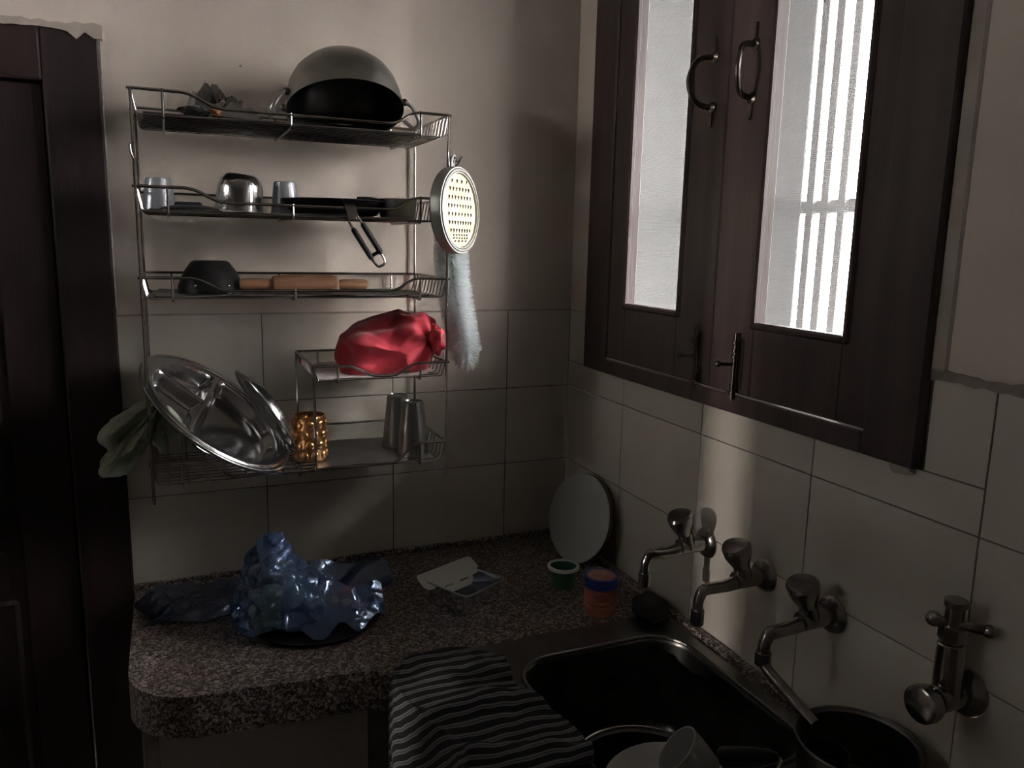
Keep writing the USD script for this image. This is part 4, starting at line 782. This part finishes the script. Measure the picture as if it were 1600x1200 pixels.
lidp = shapely.affinity.scale(lidp, 1.22, 1.0, origin=(0, 0)); lx, lfr = np.array(LID_X), np.array(LID_Y); lx = lx/np.linalg.norm(lx); lz = np.cross(lx, lfr); lz /= np.linalg.norm(lz); lfr = np.cross(lz, lx)
LM[:3, 0], LM[:3, 1], LM[:3, 2], LM[:3, 3] = lx, lfr, lz, LID_C
m = plate2d(lidp, -0.001, 0.001); m.apply_transform(LM); part(bo, 'snap_lid', m, 'whiteplastic', smooth=False, label='white lid flap with two slots')

# plastic bags
pb = thing('plastic_bag', (-0.72, -0.27, Zc), 'crumpled translucent blue plastic bag bunched up on the worktop', 'plastic bag')
silb = [(-0.868, 0.858), (-0.872, 0.90), (-0.858, 0.945), (-0.842, 0.985), (-0.822, 1.012), (-0.806, 1.026), (-0.790, 1.028), (-0.772, 1.022), (-0.764, 1.008), (-0.762, 0.985), (-0.742, 0.965), (-0.712, 0.945), (-0.690, 0.915), (-0.682, 0.885), (-0.70, 0.858)]
m = blob(silb, 0.095, -0.275, amp=0.010, freq=22, seed=51, ridged=True, p=0.6, zmin=Zc+0.0006, nt=120, npz=50, amp2=0.004, freq2=60)
part(pb, 'bag_film', m, 'bluefilm', smooth=28)
silk = [(-0.822, 1.005), (-0.820, 1.030), (-0.800, 1.042), (-0.776, 1.038), (-0.762, 1.022), (-0.764, 1.004), (-0.79, 0.992)]
part(pb, 'bag_knot', blob(silk, 0.026, -0.275, amp=0.007, freq=38, seed=53, ridged=True, nt=70, npz=30, amp2=0.003, freq2=90), 'bluefilm', smooth=25)
def flap(u, v):
    a = -0.5 + 3.6*u; r = 0.045 + 0.075*v
    f = 0.010*np.sin(u*19 + v*2) + 0.012*(meshkit.noise(np.stack([u*8, v*3, 0*u], -1), 61)-0.5)
    x = -0.672 + r*np.cos(a)*1.05 + 0.3*f; y = -0.262 + r*np.sin(a)*0.75
    z = CT + 0.008 + 0.058*v**0.8*(0.75 + 0.35*np.sin(a+0.6)) + f
    return np.stack([x, y, np.maximum(z, CT+0.003)], -1)
part(pb, 'bag_mouth', sheet(flap, 90, 24, 0.0008), 'bluefilm', smooth=30)
def skirt(u, v):
    f = 0.008*np.sin(u*16) + 0.012*(meshkit.noise(np.stack([u*7, v*4, 0*u+3], -1), 62)-0.5)
    x = -0.785 + 0.20*u; y = -0.30 - 0.055*v - 0.03*np.sin(u*3) ; z = CT + 0.100*(1-v)*(1-0.45*u) + 0.012 + f*(0.4+v) 
    return np.stack([x, y + f, np.maximum(z, CT+0.003)], -1)
part(pb, 'bag_fold', sheet(skirt, 60, 22, 0.0008), 'bluefilm', smooth=30)
vg = thing('vegetable_bundle', (-0.78, -0.28, Zc), 'dark green vegetables showing through the blue plastic bag', 'vegetables')
part(vg, 'leafy_heap', blob([(-0.84, 0.858), (-0.845, 0.89), (-0.81, 0.92), (-0.76, 0.925), (-0.72, 0.90), (-0.715, 0.858)], 0.055, -0.275, amp=0.014, freq=40, seed=55, zmin=Zc+0.003, nt=80, npz=30, amp2=0.004), 'veg', smooth=50)
for nm, mt, lab, x, y, z, s in (('snack_packet', 'pkyellow', 'small yellow-brown packet in the mouth of the blue bag', -0.694, -0.268, 0.026, (0.030, 0.022, 0.012)), ('snack_packet', 'pkred', 'small bright red packet in the mouth of the blue bag', -0.628, -0.300, 0.022, (0.020, 0.017, 0.011)),
                               ('snack_packet', 'pkwhite', 'tiny white packet between the red and yellow ones in the bag', -0.655, -0.298, 0.030, (0.015, 0.011, 0.008)), ('snack_packet', 'pkred', 'dull red packet behind the yellow one in the blue bag', -0.640, -0.225, 0.024, (0.024, 0.020, 0.014))):
    t = thing(nm, (x, y, Zc), lab, 'packet'); c = crumple(*s, seed=int(abs(x)*1000), sub=3); part(t, 'wrapper', mv(c, x, y, CT+z), mt, smooth=False)
cs = thing('clear_bag', (-0.96, -0.14, Zc), 'flat crumpled clear plastic bag lying at the left end of the worktop', 'plastic bag')
def clr(u, v):
    q = np.stack([u*7, v*6, 0*u], -1); h = meshkit.noise(q, 71)*0.022 + meshkit.noise(q*2.4, 72)*0.009
    e = np.clip(np.sin(np.pi*np.clip(u*0.98+0.01, 0, 1))*np.sin(np.pi*np.clip(v*0.98+0.01, 0, 1))*3, 0.12, 1)
    return np.stack([-1.045 + 0.20*u + 0.015*np.sin(v*7), -0.215 + 0.165*v + 0.012*np.sin(u*8), CT + 0.0025 + h*e], -1)
part(cs, 'film_sheet', sheet(clr, 44, 36, 0.0007), 'clearfilm', smooth=28)
part(cs, 'film_sheet', mv(sheet(lambda u, v: clr(u, v)*np.array([1, 1, 1]) + np.stack([0*u+0.01, 0*u-0.01, 0.004 + 0.010*meshkit.noise(np.stack([u*9, v*9, 0*u+9], -1), 75)], -1), 40, 30, 0.0007), 0, 0, 0), 'clearfilm', smooth=28)
td = thing('dark_tray', (-0.70, -0.27, Zc), 'flat black tray under the blue plastic bag', 'tray')
part(td, 'tray_body', mv(lathe([(0, 0.0), (0.118, 0.0), (0.130, 0.006), (0.133, 0.010), (0.129, 0.010), (0.117, 0.003), (0, 0.003)], 56), -0.715, -0.285, Zc), 'black')

# towel over the inner corner of the worktop
tw = thing('dish_towel', (-0.56, -0.75, CT), 'black and white striped dish towel heaped on the sink edge and hanging down', 'towel')
def tow(u, v):
    s = v*0.62; top = 0.17
    q = np.stack([u*6, v*5, 0*u], -1); f = 0.010*np.sin(u*15+v*3) + 0.030*(meshkit.noise(q, 81)-0.5) + 0.022*(meshkit.noise(q*2.3, 82)-0.5)
    x0 = -0.415 - 0.02*np.sin(u*6); ov = np.clip(s-top, 0, 1); tt = np.minimum(s, top)
    rnd = np.clip(ov/0.05, 0, 1)
    x = x0 - tt*1.12 - 0.018*np.sin(rnd*1.57) - 0.4*f*np.clip(ov/0.1, 0, 1) - 0.05*np.clip(ov-0.05, 0, 1)
    y = -0.572 - 0.34*u + 0.03*np.sin(v*4) - 0.05*np.clip(0.3-u, 0, 1)*v
    hump = 0.030*np.exp(-((tt-0.10)/0.06)**2)*np.exp(-((u-0.22)/0.30)**2)
    z = CT + 0.010 + hump + np.maximum(f, -0.004)*np.where(ov > 0, 0.2, 1) - np.clip(ov-0.018, 0, 1)*1.0
    return np.stack([x, y, z], -1)
part(tw, 'towel_cloth', sheet(tow, 80, 90, 0.004), 'towel', smooth=60)

# dishes in the sink and the pot beside it
vs = thing('steel_vessel', (-0.30, -0.87, 0.668), 'wide dark steel vessel standing in the sink', 'vessel')
vp = vessel([(0, 0.0), (0.098, 0.0), (0.108, 0.006), (0.112, 0.02), (0.114, 0.115), (0.119, 0.120)], 0.0014)
part(vs, 'vessel_wall', mv(lathe(vp, 64), -0.290, -0.872, 0.6685), 'sink', smooth=35)
part(vs, 'rolled_rim', mv(tube([(0.119*math.cos(a), 0.119*math.sin(a), 0.121) for a in np.linspace(0, 2*math.pi, 64, endpoint=False)], 0.003, 8, closed=True), -0.290, -0.872, 0.6685), 'steel')
pl = thing('white_plate', (-0.29, -0.91, 0.79), 'white plate resting on the steel vessel in the sink', 'plate')
part(pl, 'plate_dish', mv(rot(lathe(vessel([(0, 0), (0.055, 0), (0.062, 0.003), (0.092, 0.014), (0.096, 0.015)], 0.004), 64), (0.4, 1, 0), -5), -0.300, -0.945, 0.806), 'white')
wc = thing('white_cup', (-0.27, -0.955, 0.82), 'white cup lying tilted on the white plate in the sink', 'cup')
m = lathe(vessel([(0, 0), (0.024, 0), (0.030, 0.006), (0.037, 0.045), (0.039, 0.064)], 0.003), 48)
m = align(m, (-0.62, 0.35, 0.62)); m.apply_translation([-0.246, -0.972, 0.818 - m.bounds[0][2]]); part(wc, 'cup_wall', m, 'white')
pk = thing('spatula', (-0.20, -1.03, CT), 'black handled spatula lying across the near end of the sink beside the pot', 'spatula')
part(pk, 'handle_grip', tube([(-0.240, -0.983, 0.878), (-0.232, -0.986, 0.879), (-0.20, -0.998, 0.878), (-0.165, -1.012, 0.876), (-0.155, -1.017, 0.875)], [0.006, 0.0115, 0.0115, 0.010, 0.006], 14), 'blackplastic', label='black handle')
part(pk, 'neck_rod', tube(bend([(-0.160, -1.014, 0.875), (-0.150, -1.022, 0.872), (-0.205, -1.055, 0.8645), (-0.235, -1.10, 0.8620)], 0.012, 4), 0.003, 8), 'steel_dull')
part(pk, 'flat_blade', mv(rot(bx(-0.032, 0.032, -0.045, 0.045, -0.001, 0.001, 0.0006), (0, 0, 1), -20), -0.250, -1.145, 0.8605), 'steel_dull')
pt = thing('cooking_pot', (-0.105, -1.11, CT), 'dark steel pot under the swivel pipe at the right edge of the sink', 'pot')
POT = (-0.103, -1.112)
vp = vessel([(0, 0.0), (0.068, 0.0), (0.075, 0.004), (0.078, 0.014), (0.080, 0.085), (0.0835, 0.089)], 0.0013)
part(pt, 'pot_wall', mv(lathe(vp, 72), *POT, CT+0.0045), 'sink', smooth=35)
part(pt, 'rolled_rim', mv(tube([(0.0835*math.cos(a), 0.0835*math.sin(a), 0.0895) for a in np.linspace(0, 2*math.pi, 72, endpoint=False)], 0.0022, 8, closed=True), *POT, CT+0.0045), 'sink')
ic = thing('steel_cup', (-0.14, -1.09, 0.87), 'steel cup standing inside the cooking pot', 'cup')
part(ic, 'cup_wall', mv(rot(lathe(vessel([(0, 0), (0.022, 0), (0.026, 0.004), (0.031, 0.060)], 0.0011), 48), (0, 1, 0), 8), -0.138, -1.085, CT+0.012), 'sink', smooth=35)
